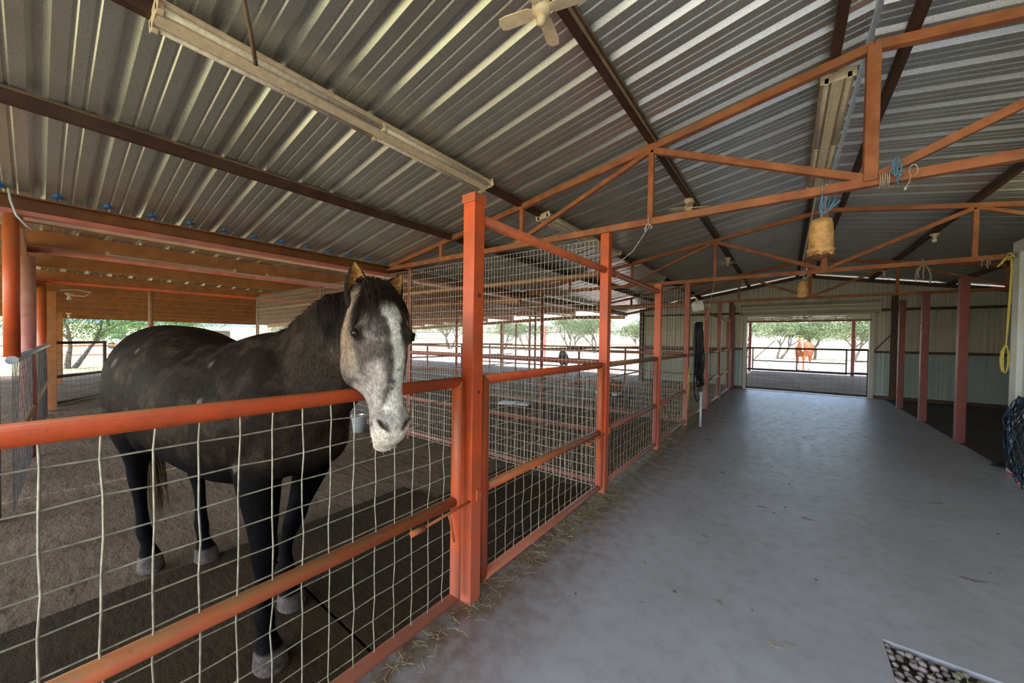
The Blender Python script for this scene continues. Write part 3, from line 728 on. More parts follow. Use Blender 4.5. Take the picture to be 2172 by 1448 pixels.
# ------------------------------------------------------------------ hanging upside-down buckets
def bucket(x, y, ztop, zbeam, label, s=1.0, rope='bluerope', seed=1):
    e = empty('hanging_bucket', (x, y, ztop)); tag(e, label, 'bucket', 'upside-down buckets hung from the trusses'); rr = random.Random(seed)
    mb = MB(); r0 = .070 * s; r1 = .080 * s; h = .27 * s
    prof = [(0, 0), (.04 * s, .0), (.060 * s, -.010 * s), (r0, -.045 * s), (r0 + .004, -.15 * s), (r1 - .006, -.22 * s), (r1 + .004, -.225 * s), (r1 + .004, -.24 * s), (r1, -.245 * s), (r1 + .002, -h), (r1 - .006, -h), (r1 - .01, -.22 * s), (r0 - .008, -.06 * s), (0, -.02 * s)]
    mb.lathe(prof, n=28)
    mb.v = [(v[0] * (1 + .02 * math.sin(5 * v[2] / s)), v[1], v[2] - (.012 * math.sin(7 * math.atan2(v[1], v[0])) if v[2] < -.26 * s else 0)) for v in mb.v]
    mb.obj('bucket_shell', M['bucket'], e)
    mb = MB(); mb.lathe([(r1 - .004, -.245 * s), (r1 - .03, -.265 * s), (r1 - .012, -.285 * s), (r1 + .004, -.262 * s), (r1 - .004, -.245 * s)], n=28)
    mb.v = [(v[0] + rr.gauss(0, .003), v[1] + rr.gauss(0, .003), v[2] + rr.gauss(0, .004)) for v in mb.v]
    mb.obj('frayed_rim', M['oldpipe'], e)['label'] = 'ragged broken rim hanging at the open end'
    mb = MB(); d = zbeam - ztop
    for q in range(3):
        mb.tube([(rr.gauss(0, .006), rr.gauss(0, .006), 0), (rr.gauss(0, .008), rr.gauss(0, .008), d * .4), (0, .0, d * .75), (0, -.02, d), (0, -.035, d + .06)], .004, 5)
    if s > .9:
        for q in range(9): a = rr.uniform(-.6, 1.0); mb.tube([(0, 0, .02), (.03 * math.sin(a) + .02, -.02, .05), (.09 * math.sin(a) + .03, -.03, .10 * math.cos(a) + .04)], .0022, 4)
    mb.obj('rope', M[rope], e)
bucket(.19, 3.53, 2.53, 2.75, 'tan upside-down bucket hung by blue twine from the nearest truss', 1.0, 'bluerope', 2)
bucket(.20, 7.50, 2.605, 2.75, 'smaller orange bucket with a torn label hung from the second truss', 1.0, 'whiterope', 3)
mb = MB(); mb.tube([(.30, 6.3, zroof(.3) - .09), (.2, 7.4, 3.0), (.16, 7.9, 2.75)], .006, 5)
tag(mb.obj('cord', M['whiterope']), 'thin white cord slanting behind the tan bucket', 'cord')

# twine bundle on the nearest truss by the king post
rr = random.Random(11)
e = empty('twine_bundle', (.505, 3.56, 2.76)); e.scale = (.5, 1, .8); tag(e, 'blue and white baling twine wound round the nearest truss beside the king post', 'twine')
mb = MB()
for k in range(5):
    x0 = -.02 + .022 * k; mb.tube([(x0 + rr.gauss(0, .003), .045 * math.cos(a), -.02 + .06 * math.sin(a)) for a in [q * PI / 5 for q in range(10)]], .006, 5, closed=True)
mb.obj('wraps', M['whiterope'], e)
mb = MB()
for k in range(8):
    a = rr.uniform(-.4, 1.2); l = rr.uniform(.06, .14)
    mb.tube([(.09, -.04, .05), (.13 + .05 * math.sin(a), -.055, .08 * math.cos(a) + .05), (.10 + .09 * math.sin(a), -.055, .07 - l * .5), (.11 + .1 * rr.random(), -.05, .04 - l)], .0055, 5)
mb.obj('loose_ends', M['bluerope'], e)
mb = MB(); mb.tube([(.29 + .04 * math.cos(a), -.04, -.0 + .05 * math.sin(a)) for a in [q * PI / 5 for q in range(10)]], .005, 5, closed=True); mb.tube([(.27, -.04, -.04), (.25, -.045, -.1), (.22, -.04, -.13)], .006, 5); mb.sphere((.22, -.04, -.14), .016); mb.obj('knotted_loop', M['whiterope'], e)
def danglers(x, y, z, mat, label, k=4, l=.25, seed=1, spread=.06, r=.005):
    rr = random.Random(seed); mb = MB()
    mb.tube([(0, .045 * math.cos(a), .05 * math.sin(a)) for a in [q * PI / 5 for q in range(10)]], r, 5, closed=True)
    for q in range(k):
        dx = rr.uniform(-spread, spread); ll = l * rr.uniform(.6, 1)
        mb.tube([(0, -.045, -.02), (dx * .7, -.05, -.02 - ll * .3), (dx + rr.gauss(0, .01), -.05, -ll * .7), (dx * .8, -.05, -ll)], r, 5)
    tag(mb.obj('hanging_twine', M[mat], loc=(x, y, z)), label, 'twine')
danglers(-1.07, 3.56, 2.75, 'whiterope', 'knot of pale twine under the web post of the nearest truss', 4, .12, 3, .03, .004)
danglers(1.50, 7.50, 2.76, 'greyrope', 'grey rope loops hanging from the second truss left of the near right post', 5, .34, 4, .09, .008)
danglers(2.05, 7.50, 2.76, 'greyrope', 'small frayed rope end on the second truss beside the yellow rope', 4, .16, 5, .05)
danglers(.75, 11.68, 2.76, 'greyrope', 'tangle of grey twine on the third truss above the roll-up door', 8, .22, 6, .2)
mb = MB(); mb.tube([(-1.07, 3.52, 2.68), (-1.25, 3.62, 2.50), (-1.50, 3.70, 2.37)], .004, 5); tag(mb.obj('cord', M['whiterope']), 'slack pale cord from the nearest truss down to the second post', 'cord')
mb = MB(); mb.tube([(-1.45, 7.6, 2.5), (.2, 7.45, 3.02), (3.2, 7.4, 3.2)], .003, 4)
# yellow rope at the white room corner
e = empty('yellow_rope', (2.25, 7.46, 2.75)); tag(e, 'long yellow rope with a looped end hanging beside the white wall', 'rope')
mb = MB(); rr = random.Random(4)
for q in range(2):
    mb.tube([(0 + .008 * q, 0, .03), (.008 * q, -.02, -.2), (-.012 + .01 * q, -.02, -.7), (-.02, -.02, -1.15)], .007, 6)
mb.tube([(.03 * math.cos(a), -.0 + .05 * math.sin(a), .03 * math.sin(a * 2)) for a in [q * PI / 6 for q in range(12)]], .01, 6, closed=True)
for q in range(5): a = rr.uniform(-1.4, 1.4); mb.tube([(0, -.03, .0), (.06 * math.sin(a), -.04, -.03), (.13 * math.sin(a), -.05, -.03 - .12 * abs(math.sin(a)))], .006, 5)
mb.obj('rope_line', M['yellowrope'], e)
mb = MB()
for q in range(3): mb.tube([(-.02 + .02 * math.sin(t) * (1 + .4 * q), -.02 + .01 * q, -1.15 - .17 * (1 - math.cos(t))) for t in [k * PI / 6 for k in range(13)]], .0065, 6)
mb.sphere((-.02, -.02, -1.15), .02); mb.obj('rope_loop', M['yellowrope'], e)
# jug hanging on the hose post
e = empty('hanging_jug', (-1.36, 7.62, 2.30)); e.rotation_euler = (0, R(-12), R(30)); tag(e, 'clear plastic jug with a yellow cap hung beside the hose post', 'jug')
mb = MB(); mb.box((0, 0, -.02), (.19, .11, .21)); mb.obj('jug_body', M['jug'], e, bevel=.03)
mb = MB(); mb.lathe([(0, .13), (.022, .13), (.024, .10), (.02, .085), (.0, .085)], n=14); mb.obj('cap', M['yellowrope'], e)
mb = MB(); mb.box((0, -.058, -.03), (.12, .004, .10)); mb.obj('label_patch', M['white'], e)
mb = MB(); mb.tube([(0, 0, .12), (-.03, .0, .2), (-.09, -.05, .24)], .003, 5); mb.obj('hanging_string', M['whiterope'], e)
# chain drop from second truss
mb = MB()
for q in range(26):
    z = 2.72 - q * .028; cx = -1.07 - .0045 * q
    mb.tube([(cx + (.006 * math.cos(a) if q % 2 else 0), 7.5 + (0 if q % 2 else .006 * math.cos(a)), z + .015 * math.sin(a)) for a in [k * PI / 3 for k in range(6)]], .0028, 4, closed=True)
tag(mb.obj('hanging_chain', M['pvc']), 'thin chain hanging from the second truss right of the jug', 'chain')
# black hose hung on the hose post
e = empty('hose', (-1.42, 7.78, 1.98)); tag(e, 'coiled black hose hung in long loops on the fourth post', 'hose'); rr = random.Random(9)
mb = MB()
for q in range(11):
    dy = .05 + .16 * (q / 10) + rr.gauss(0, .01); dx = rr.uniform(0, .10); ln = rr.uniform(1.05, 1.35); w = .07 + .014 * q
    pts = []
    for k in range(17):
        t = 2 * PI * k / 17
        pts.append((dx + .035 * math.sin(t * 2 + q) , dy * .5 + w * math.sin(t) + .30 * (1 - math.cos(t)) / 2, -ln * (1 - math.cos(t)) / 2))
    mb.tube(pts, .0135, 8, closed=True)
mb.obj('coils', M['blackrub'], e)
mb = MB(); mb.tube([(.03, -.06, -.02), (.02, -.12, -.3), (.02, -.17, -.9), (.03, -.14, -1.35), (.05, -.02, -1.55), (.08, .12, -1.50), (.06, .22, -1.32)], .012, 8); mb.tube([(.05, .12, -.02), (.06, .22, -.14), (.05, .27, -.28), (.05, .22, -.36)], .012, 8); mb.obj('loose_loop', M['blackrub'], e)
mb = MB(); mb.tube([(-.06, .04, .0), (.09, .1, .01)], .01); mb.tube([(.04, .16, -.12), (.03, .19, -.04)], .008); mb.tube([(.05, .20, -.13), (.045, .23, -.05)], .008); mb.obj('hook', M['white'], e)
mb = MB(); mb.pipe((-1.26, 7.56, 0), (-1.26, 7.56, .62), .022, n=14); mb.pipe((-1.26, 7.56, .60), (-1.26, 7.56, .66), .03, n=14)
tag(mb.obj('standpipe', M['pvc']), 'pale grey standpipe rising from the floor under the black hose', 'pipe')
danglers(-1.45, 7.46, 1.10, 'yellowrope', 'thin yellow twine hanging down the foot of the hose post', 4, .75, 8, .02, .004)
# hay net on the white wall
def haynet():
    e = empty('hay_net', (2.16, 6.62, .55)); tag(e, 'round blue and black rope hay net on the white wall at the right edge', 'hay net')
    C = Vector((0, 0, 0)); ax = (.13, .36, .46)
    for q, (mt, ph) in enumerate((('blackrub', 0), ('darkblue', .35))):
        mb = MB(); nu, nv = 17, 12; rr = random.Random(3 + q)
        def P(i, j):
            th = 2 * PI * (i + (.5 if j % 2 else 0)) / nu + ph; ph2 = PI * (j + .5) / nv
            k = 1 + rr_[(i % nu, j)]
            return Vector((ax[0] * math.sin(ph2) * math.cos(th) * k, ax[1] * math.sin(ph2) * math.sin(th) * k, ax[2] * math.cos(ph2) * k))
        rr_ = {(i, j): rr.gauss(0, .09) for i in range(nu) for j in range(nv)}
        for j in range(nv - 1):
            for i in range(nu):
                a = P(i, j); b = P(i, j + 1); c = P(i + 1, j + 1) if j % 2 else P(i - 1, j + 1)
                mb.tube([a, b], .0045, 5); mb.tube([a, c], .0045, 5)
        mb.obj('net_cord', M[mt], e)
    mb = MB(); mb.sphere((0, -.08, -.03), .27, 18, 12, (.38, .85, 1.15)); mb.v = [tuple(Vector(v) + noise.noise_vector(Vector(v) * 6) * .04) for v in mb.v]; mb.obj('hay_filling', M['mulch'], e)
    mb = MB(); mb.tube([(-.02, .2, -.34), (.0, .28, -.44), (-.03, .36, -.47), (-.02, .2, -.44), (-.03, .05, -.5)], .012, 6); mb.obj('drawstring', M['pinkrope'], e)
haynet()
mb = MB(); mb.bar((2.42, 7.85, .07), (2.75, 7.70, .075), .03, .02); o = tag(mb.obj('broom', M['oldpipe'], bevel=.003), 'broom lying on the floor behind the white wall corner', 'broom')
mb = MB(); mb.box((2.36, 7.72, .035), (.26, .08, .05), rz=.4); mb.v = [tuple(Vector(v) + Vector((rnd.gauss(0, .01), rnd.gauss(0, .01), 0))) for v in mb.v]; mb.obj('bristles', M['blackrub'], o)

# hatch in the floor with cobbles and grass
mb = MB(); mb.bbox((HX0, HY0, -.13), (HX1, HY1, -.03)); struct(mb.obj('ground_hatch', M['mulch']), 'dark soil under the cobbles of the square hatch', 'soil')
mb = MB(); rr = random.Random(5); st = .038
for i in range(int((HX1 - HX0) / st)):
    for j in range(int((HY1 - HY0) / st)):
        x = HX0 + st * (i + .5) + rr.gauss(0, .006); y = HY0 + st * (j + .5) + rr.gauss(0, .006); r_ = st * rr.uniform(.36, .52)
        o_ = len(mb.v); mb.sphere((x, y, -.011 + rr.gauss(0, .003)), r_, 7, 5, (1, rr.uniform(.8, 1.2), .75))
        q = Vector((rr.random() * 9, rr.random() * 9, 0))
        for k in range(o_, len(mb.v)): mb.v[k] = tuple(Vector(mb.v[k]) + noise.noise_vector(Vector(mb.v[k]) * 60 + q) * .004)
tag(mb.obj('cobbles', M['stone']), 'small grey-brown stones filling the square hatch in the floor at the bottom right', 'stones', None, 'stuff')
mb = MB()
for k in range(70):
    a = rr.uniform(0, 2 * PI); l = rr.uniform(.04, .13); p = Vector((.70 + rr.gauss(0, .05), 2.55 + rr.gauss(0, .04), -.03)); d = Vector((math.cos(a), math.sin(a), rr.uniform(.1, .8))).normalized()
    s = d.cross(Vector((0, 0, 1))).normalized() * .003
    mb.add([p - s, p + s, p + d * l * .6 + s * .7 + Vector((0, 0, .01)), p + d * l * .6 - s * .7 + Vector((0, 0, .01)), p + d * l], [(0, 1, 2, 3), (3, 2, 4)])
tag(mb.obj('grass_tuft', M['greenhay']), 'small tuft of pale green grass lying on the stones of the hatch', 'grass', None, 'stuff')
# hay and litter along the pen fronts, loose straws on the floor
mb = MB(); mg = MB()
def strand(m_, x, y, z, l, w=.0014):
    a = rr.uniform(0, 2 * PI); d = Vector((math.cos(a), math.sin(a), rr.gauss(0, .12))) * l; b = Vector((-math.sin(a), math.cos(a), 0)) * rr.gauss(0, l * .15)
    m_.tube([(x, y, z), tuple(Vector((x, y, z + .003)) + d * .5 + b), tuple(Vector((x, y, z)) + d)], w, 3, caps=False)
for k in range(4200):
    y = rr.uniform(.3, 8.5); dx = abs(rr.gauss(0, .055)); big = math.exp(-((y - 3.2) / .7) ** 2)
    if rr.random() > .25 + .75 * big + (.5 if y > 7.6 else 0): continue
    strand(mg if rr.random() < .5 else mb, XF + .02 + dx * (1 + 1.4 * big), y, .003 + rr.random() * .02 * (1 + big), rr.uniform(.02, .08))
tag(mb.obj('straw_litter', M['straw']), 'loose yellow straw scattered along the foot of the pen gates', 'straw', None, 'stuff')
tag(mg.obj('hay_litter', M['greenhay']), 'drift of greenish hay by the foot of the second post', 'hay', None, 'stuff')
mb = MB()
for k in range(110):
    x = rr.uniform(-1.4, 2.2); y = rr.uniform(.8, 9); strand(mb, x, y, .003, rr.uniform(.015, .05), .0009)
for (x, y) in ((-.05, 2.35), (-.02, 2.40), (.02, 2.36), (-.6, 1.5)): strand(mb, x, y, .003, .07, .0014)
tag(mb.obj('floor_straws', M['straw']), 'single stalks of straw lying about the concrete aisle', 'straw', None, 'stuff')
mb = MB()
for k in range(60):
    x = rr.uniform(-1.3, 2.1); y = 2 + 12.5 * rr.random(); s = rr.uniform(.003, .009)
    mb.sphere((x, y, s * .3), s, 6, 4, (1.3, .8, .5))
tag(mb.obj('floor_crumbs', M['mulch']), 'dark crumbs of dirt scattered over the concrete aisle', 'dirt', None, 'stuff')
# dirt-crusted rubber mats inside the first pen
for (x0, x1, y0, y1, lab) in ((-3.25, -1.60, -1.2, 1.0, 'dark dirty rubber mat under the front hooves of the horse'), (-3.2, -1.60, 1.02, 2.35, 'dark dirty rubber mat behind the nearest post'), (-2.75, -1.6, 2.37, 3.5, 'dark rubber mat inside the second gate')):
    mb = MB(); n = 14; vs = []
    for i in range(n + 1):
        for j in range(n + 1):
            x = x0 + (x1 - x0) * i / n; y = y0 + (y1 - y0) * j / n; k = noise.noise(Vector((x * 1.5, y * 1.5, 3)))
            if i in (0,): x += .04 * k
            vs.append((x, y, .0 + .010 * k))
    vt = [(v[0], v[1], v[2] - .035) for v in vs]; f = [(i * (n + 1) + j, (i + 1) * (n + 1) + j, (i + 1) * (n + 1) + j + 1, i * (n + 1) + j + 1) for i in range(n) for j in range(n)]
    N2 = (n + 1) ** 2; ed = [i * (n + 1) for i in range(n + 1)] + [n * (n + 1) + j for j in range(1, n + 1)] + [i * (n + 1) + n for i in range(n - 1, -1, -1)] + [j for j in range(n - 1, 0, -1)]
    f2 = [tuple(a + N2 for a in q)[::-1] for q in f] + [(ed[k], ed[(k + 1) % len(ed)], ed[(k + 1) % len(ed)] + N2, ed[k] + N2)[::-1] for k in range(len(ed))]
    mb.add(vs + vt, f + f2); mb.v = [(a, b, c + .02) for a, b, c in mb.v]
    tag(mb.obj('rubber_mat', M['mat']), lab, 'rubber mat', 'rubber mats in the first pen')
# low things in the pens
mb = MB(); mb.box((0, 0, .03), (.75, .28, .04), rz=.3); tag(mb.obj('plank', M['pvc'], loc=(-5.3, 7.1, 0)), 'grey board lying in the second pen by the round post', 'board')
e = empty('feed_tub', (-5.75, 3.30, 0)); tag(e, 'pale blue plastic tub on the dirt behind the horse muzzle', 'tub')
mb = MB(); mb.lathe([(0, 0), (.10, 0), (.13, .26), (.145, .27), (.14, .28), (.12, .27), (.09, .03), (0, .03)], n=20); mb.obj('tub_shell', M['pvc'], e)
mb = MB(); mb.tube([(.13, 0, .25), (.1, .06, .34), (0, .1, .37), (-.1, .06, .34), (-.13, 0, .25)], .005, 6); mb.obj('handle', M['dark_steel'], e)
e = empty('water_trough', (-4.2, 10.3, 0)); tag(e, 'low brown trough on blocks in the third pen', 'trough')
mb = MB(); mb.lathe([(0, .1), (.36, .1), (.42, .42), (.44, .43), (.40, .43), (.34, .14), (0, .14)], n=24); mb.obj('trough_shell', M['oldpipe'], e)
for sx in (-1, 1): mb = MB(); mb.box((sx * .25, 0, .05), (.16, .4, .1)); mb.obj('block', M['pvc'], e, bevel=.01)
mb = MB(); mb.box((-7.2, 5.2, .0), (1.4, .6, .012), rz=.1)
# ------------------------------------------------------------------ horses
def sstep(a, b, x):
    t = max(0., min(1., (x - a) / (b - a))) if a != b else float(x > a)
    return t * t * (3 - 2 * t)
def loft(mb, rings, n=28):
    """rings: (centre, axisA*halfA, axisB*halfB, exponent, taper) ; taper narrows A towards +B"""
    vs = []
    for c, A_, B_, e, tp in rings:
        for k in range(n):
            a = 2 * PI * k / n; ca, sa = math.cos(a), math.sin(a)
            x = math.copysign(abs(ca) ** (2 / e), ca); y = math.copysign(abs(sa) ** (2 / e), sa)
            vs.append(Vector(c) + A_ * x * (1 - tp * y) + B_ * y)
    m = len(rings); fs = [(i * n + k, i * n + (k + 1) % n, (i + 1) * n + (k + 1) % n, (i + 1) * n + k) for i in range(m - 1) for k in range(n)]
    o = len(vs); vs.append(Vector(rings[0][0])); vs.append(Vector(rings[-1][0]))
    fs += [(o, (k + 1) % n, k) for k in range(n)] + [(o + 1, (m - 1) * n + k, (m - 1) * n + (k + 1) % n) for k in range(n)]
    # keep orientation outward
    a = Vector(rings[1][0]) - Vector(rings[0][0])
    if rings[0][1].cross(rings[0][2]).dot(a) > 0: pass
    else: fs = [f[::-1] for f in fs]
    mb.add(vs, fs, True)
def hermite(keys, t):
    """Catmull-Rom through key tuples; keys[i][0] is the parameter"""
    i = 0
    while i < len(keys) - 2 and t > keys[i + 1][0]: i += 1
    k0 = keys[max(i - 1, 0)]; k1 = keys[i]; k2 = keys[i + 1]; k3 = keys[min(i + 2, len(keys) - 1)]
    s = (t - k1[0]) / (k2[0] - k1[0]); out = []
    for j in range(1, len(k1)):
        m1 = (k2[j] - k0[j]) / max(1e-6, k2[0] - k0[0]) * (k2[0] - k1[0]); m2 = (k3[j] - k1[j]) / max(1e-6, k3[0] - k1[0]) * (k2[0] - k1[0])
        h = 2 * s ** 3 - 3 * s ** 2 + 1, s ** 3 - 2 * s ** 2 + s, -2 * s ** 3 + 3 * s ** 2, s ** 3 - s ** 2
        out.append(h[0] * k1[j] + h[1] * m1 + h[2] * k2[j] + h[3] * m2)
    return out
def dense(keys, n):
    a, b = keys[0][0], keys[-1][0]
    return [[a + (b - a) * i / n] + hermite(keys, a + (b - a) * i / n) for i in range(n + 1)]

BODY = [(-.585, 1.28, .07, .05, 0), (-.56, 1.28, .20, .15, .05), (-.46, 1.29, .305, .25, .08), (-.28, 1.285, .375, .30, .08), (0., 1.255, .405, .315, .08), (.25, 1.215, .425, .315, .05), (.5, 1.175, .405, .325, .0),
        (.75, 1.165, .395, .325, .05), (.95, 1.20, .405, .29, .25), (1.15, 1.235, .385, .265, .30), (1.31, 1.23, .335, .25, .12), (1.42, 1.19, .26, .215, 0), (1.50, 1.16, .15, .14, 0), (1.53, 1.15, .06, .06, 0)]
HEADK = [(-.06, -.01, .035, .045, 2.0, 0), (-.03, -.01, .075, .075, 2.2, 0), (.05, -.014, .12, .086, 2.4, 0), (.16, -.016, .16, .108, 2.5, .02), (.28, -.016, .182, .122, 2.6, .05), (.38, -.018, .19, .118, 2.6, .07), (.50, -.018, .182, .108, 2.6, .12), (.60, -.002, .15, .090, 2.5, .14),
         (.68, .018, .105, .066, 2.5, .10), (.78, .028, .086, .060, 2.5, .03), (.87, .030, .082, .068, 2.4, -.02), (.94, .024, .076, .068, 2.4, -.05), (.985, .012, .058, .054, 2.3, 0), (1.01, .004, .03, .03, 2.2, 0)]
FR = [(0, 1.1637, -0.15, 1.15, 0.17, 0.1), (1, 1.215, -0.155, 1.0, 0.135, 0.095), (2, 1.239, -0.155, 0.88, 0.112, 0.088), (3, 1.2537, -0.15, 0.75, 0.086, 0.07), (4, 1.2635, -0.146, 0.62, 0.062, 0.056), (5, 1.273, -0.143, 0.54, 0.058, 0.057), (6, 1.267, -0.141, 0.48, 0.05, 0.046), (7, 1.26, -0.139, 0.38, 0.034, 0.031), (8, 1.26, -0.138, 0.29, 0.035, 0.032), (9, 1.263, -0.138, 0.24, 0.046, 0.043), (10, 1.28, -0.138, 0.17, 0.038, 0.037), (11, 1.297, -0.138, 0.105, 0.055, 0.053), (12, 1.305, -0.138, 0.085, 0.066, 0.062), (13, 1.32, -0.138, 0.0, 0.082, 0.072)]
HR = [(0, -.22, -.15, 1.22, .26, .14), (1, -.20, -.165, 1.08, .235, .135), (2, -.17, -.17, .95, .19, .115), (3, -.19, -.155, .83, .13, .085), (4, -.27, -.135, .72, .085, .058), (5, -.325, -.122, .635, .068, .050), (6, -.325, -.118, .575, .060, .047), (7, -.305, -.115, .49, .044, .037),
      (8, -.29, -.110, .38, .037, .032), (9, -.275, -.106, .28, .042, .037), (10, -.262, -.104, .235, .048, .043), (11, -.225, -.10, .165, .037, .036), (12, -.195, -.10, .105, .055, .052), (13, -.185, -.10, .085, .066, .060), (14, -.165, -.10, .0, .082, .070)]
def remeshed(mb, voxel, smooth=5):
    me = mb.mesh('tmp'); o = bpy.data.objects.new('tmp', me); col.objects.link(o)
    r = o.modifiers.new('r', 'REMESH'); r.mode = 'VOXEL'; r.voxel_size = voxel; r.use_smooth_shade = True
    s = o.modifiers.new('s', 'SMOOTH'); s.factor = .5; s.iterations = smooth
    dg = bpy.context.evaluated_depsgraph_get(); dg.update()
    out = bpy.data.meshes.new_from_object(o.evaluated_get(dg))
    bpy.data.objects.remove(o); bpy.data.meshes.remove(me)
    return out
def horsehair(name, c1, c2, rough=.45):
    m, nt, b = newmat(name); g = geo(nt)
    n = noisetex(nt, scalevec(nt, g.outputs['Position'], (40, 40, 6)), 3, 3)
    L(nt, mixc(nt, mrange(nt, n.outputs[0], .35, .65), c1, c2), b.inputs['Base Color']); b.inputs['Roughness'].default_value = rough + .15; b.inputs['Specular IOR Level'].default_value = .25
    return m
def coatmat(name, bmp=.35):
    m, nt, b = newmat(name); at = N(nt, 'ShaderNodeAttribute', attribute_name='coat'); tc = N(nt, 'ShaderNodeTexCoord')
    n1 = noisetex(nt, scalevec(nt, tc.outputs['Object'], (1.0, 1.6, .45)), 120, 4, .7); n2 = noisetex(nt, tc.outputs['Object'], 28, 5, .6)
    k = math2(nt, 'MULTIPLY', mrange(nt, n1.outputs[0], .28, .72, .38, 1.7), mrange(nt, n2.outputs[0], .3, .7, .72, 1.3))
    vm = N(nt, 'ShaderNodeVectorMath', operation='SCALE'); L(nt, at.outputs['Color'], vm.inputs[0]); L(nt, k, vm.inputs['Scale'])
    L(nt, vm.outputs[0], b.inputs['Base Color']); b.inputs['Roughness'].default_value = .6
    b.inputs['Specular IOR Level'].default_value = .3; b.inputs['IOR'].default_value = 1.12
    b.inputs['Sheen Weight'].default_value = .0
    bump(nt, b, n1.outputs[0], bmp, .006); return m
HB = {}
def build_horse(loc, heading, pollW=None, muzW=None, azF=None, scheme='grey', voxel=.009, scale=1., mirror=False, fl_offset=(-.24, .26, -.0), hair=True, label='', seed=1):
    base = Matrix.Translation(Vector(loc)) @ Matrix.Rotation(heading, 4, 'Z') @ Matrix.Scale(scale, 4)
    inv_ = base.inverted()
    if pollW is None:
        P = Vector((1.75, -.12, 1.80)); Mz = Vector((1.98, -.24, 1.20)); az = -.45
        F0 = Vector((math.cos(az), math.sin(az), 0))
    else:
        P = inv_ @ Vector(pollW); Mz = inv_ @ Vector(muzW); a_ = azF - heading; F0 = Vector((math.cos(a_), math.sin(a_), 0))
    Lx = (Mz - P); HL = Lx.length / .86; Ld = Lx.normalized(); F = (F0 - Ld * F0.dot(Ld)).normalized(); S = Ld.cross(F)
    if S.y > 0: S = -S      # S points to the horse's right
    hs = HL / .70
    X, Y, Z = Vector((1, 0, 0)), Vector((0, 1, 0)), Vector((0, 0, 1))
    mb = MB()
    loft(mb, [(Vector((u, 0, zc)), Y * hw, Z * hh, 2.15, tp) for u, zc, hh, hw, tp in dense(BODY, 44)], 40)
    # neck: from inside the shoulders to the back of the skull
    nb = Vector((1.04, 0, 1.24)); nm = Vector((1.38, -.0 + .3 * P.y, 1.405)); n3 = P + Ld * .18 * HL - F * .10 * hs; n2 = (nm + n3) / 2 + Vector((-.01, 0, .045))
    path = [nb, nm, n2, n3]; dims = [(.35, .22), (.285, .165), (.225, .125), (.17, .098)]
    rings = []
    for i in range(13):
        t = i / 12 * 3; k = min(2, int(t)); s = t - k
        keys = [(j, *path[j], *dims[j]) for j in range(4)]; q = hermite(keys, t); c = Vector(q[:3])
        q2 = hermite(keys, min(3, t + .05)); q1 = hermite(keys, max(0, t - .05)); T = (Vector(q2[:3]) - Vector(q1[:3])).normalized()
        side = T.cross(Z).normalized() * -1; upv = side.cross(T).normalized()
        if upv.z < 0: upv = -upv
        rings.append((c, side * q[4], upv * q[3], 2.1, .18))
    loft(mb, rings, 32)
    # head
    def hp(t, s=0, f=0): return P + Ld * (t * HL) + S * (s * hs) + F * (f * hs)
    loft(mb, [(hp(t, 0, c), S * hw * hs, F * hd * hs, e, tp) for t, c, hd, hw, e, tp in dense(HEADK, 40)], 32)
    for sg in (-1, 1):      # brow, cheek, nostril rims, poll muscle
        mb.sphere(hp(.352, sg * .099, .085), .036 * hs, 14, 10, (1, 1, 1.2))
        mb.sphere(hp(.47, sg * .070, -.07), .085 * hs, 14, 10, (.72, .8, 1.25))
        mb.sphere(hp(.875, sg * .052, .072), .030 * hs, 12, 8, (1, 1, 1.3))
        mb.sphere(hp(.03, sg * .055, -.03), .052 * hs, 12, 8)
    mb.sphere(hp(.985, 0, -.035), .040 * hs, 12, 8, (1.25, 1.1, .8))
    # legs
    for keys, sgn, off in ((FR, 1, (0, 0)), (FR, -1, (fl_offset[0], 0)), (HR, 1, (0, 0)), (HR, -1, (fl_offset[1], 0))):
        rg = []
        for q in dense(keys, 40):
            z = q[3]; k = sstep(1.1, .3, z)
            rg.append((Vector((q[1] + off[0] * k, q[2] * sgn * (1.0 if sgn > 0 else (1.0 if keys is FR else 1.25)), z)), Y * q[5], X * q[4], 2.1 if z > .1 else 2.4, 0))
        loft(mb, rg, 22)
        lo = rg[-1][0]
    # chest and stifle masses
    for sg in (-1, 1):
        mb.sphere((1.32, sg * .12, 1.08), .145, 16, 12, (1.05, .85, 1.15)); mb.sphere((1.12, sg * .165, 1.20), .15, 16, 12, (1.1, .6, 1.6)); mb.sphere((-.22, sg * .17, 1.22), .20, 16, 12, (1.3, .7, 1.3)); mb.sphere((.02, sg * .17, 1.0), .15, 14, 10, (.9, .6, 1.1))
    me = remeshed(mb, voxel, 6 if voxel < .012 else 3)
    # sculpt nostrils, mouth, eye sockets, coronet step
    nv = len(me.vertices)
    bv0 = BVHTree.FromPolygons([v.co.copy() for v in me.vertices], [tuple(p_.vertices) for p_ in me.polygons])
    eyes = []; enr = []
    for sg in (1, -1):
        l_, n_, i_, d_ = bv0.find_nearest(hp(.362, sg * .150, .100)); eyes.append(l_ - n_ * .0145 * hs); enr.append(n_.copy())
    Hinv = Matrix((S, F, Ld)).to_3x3()
    colr = me.color_attributes.new('coat', 'FLOAT_COLOR', 'POINT')
    rr = random.Random(seed); cs = []
    def lerp(a, b, t): return tuple(a[i] + (b[i] - a[i]) * t for i in range(3))
    scars = [(.10, -.3, 1.50, .03), (-.12, -.3, 1.42, .05), (-.02, -.3, 1.35, .035), (.95, -.3, 1.27, .035), (.9, -.25, 1.45, .03), (-.3, -.3, 1.3, .02), (1.22, -.2, .98, .04)]
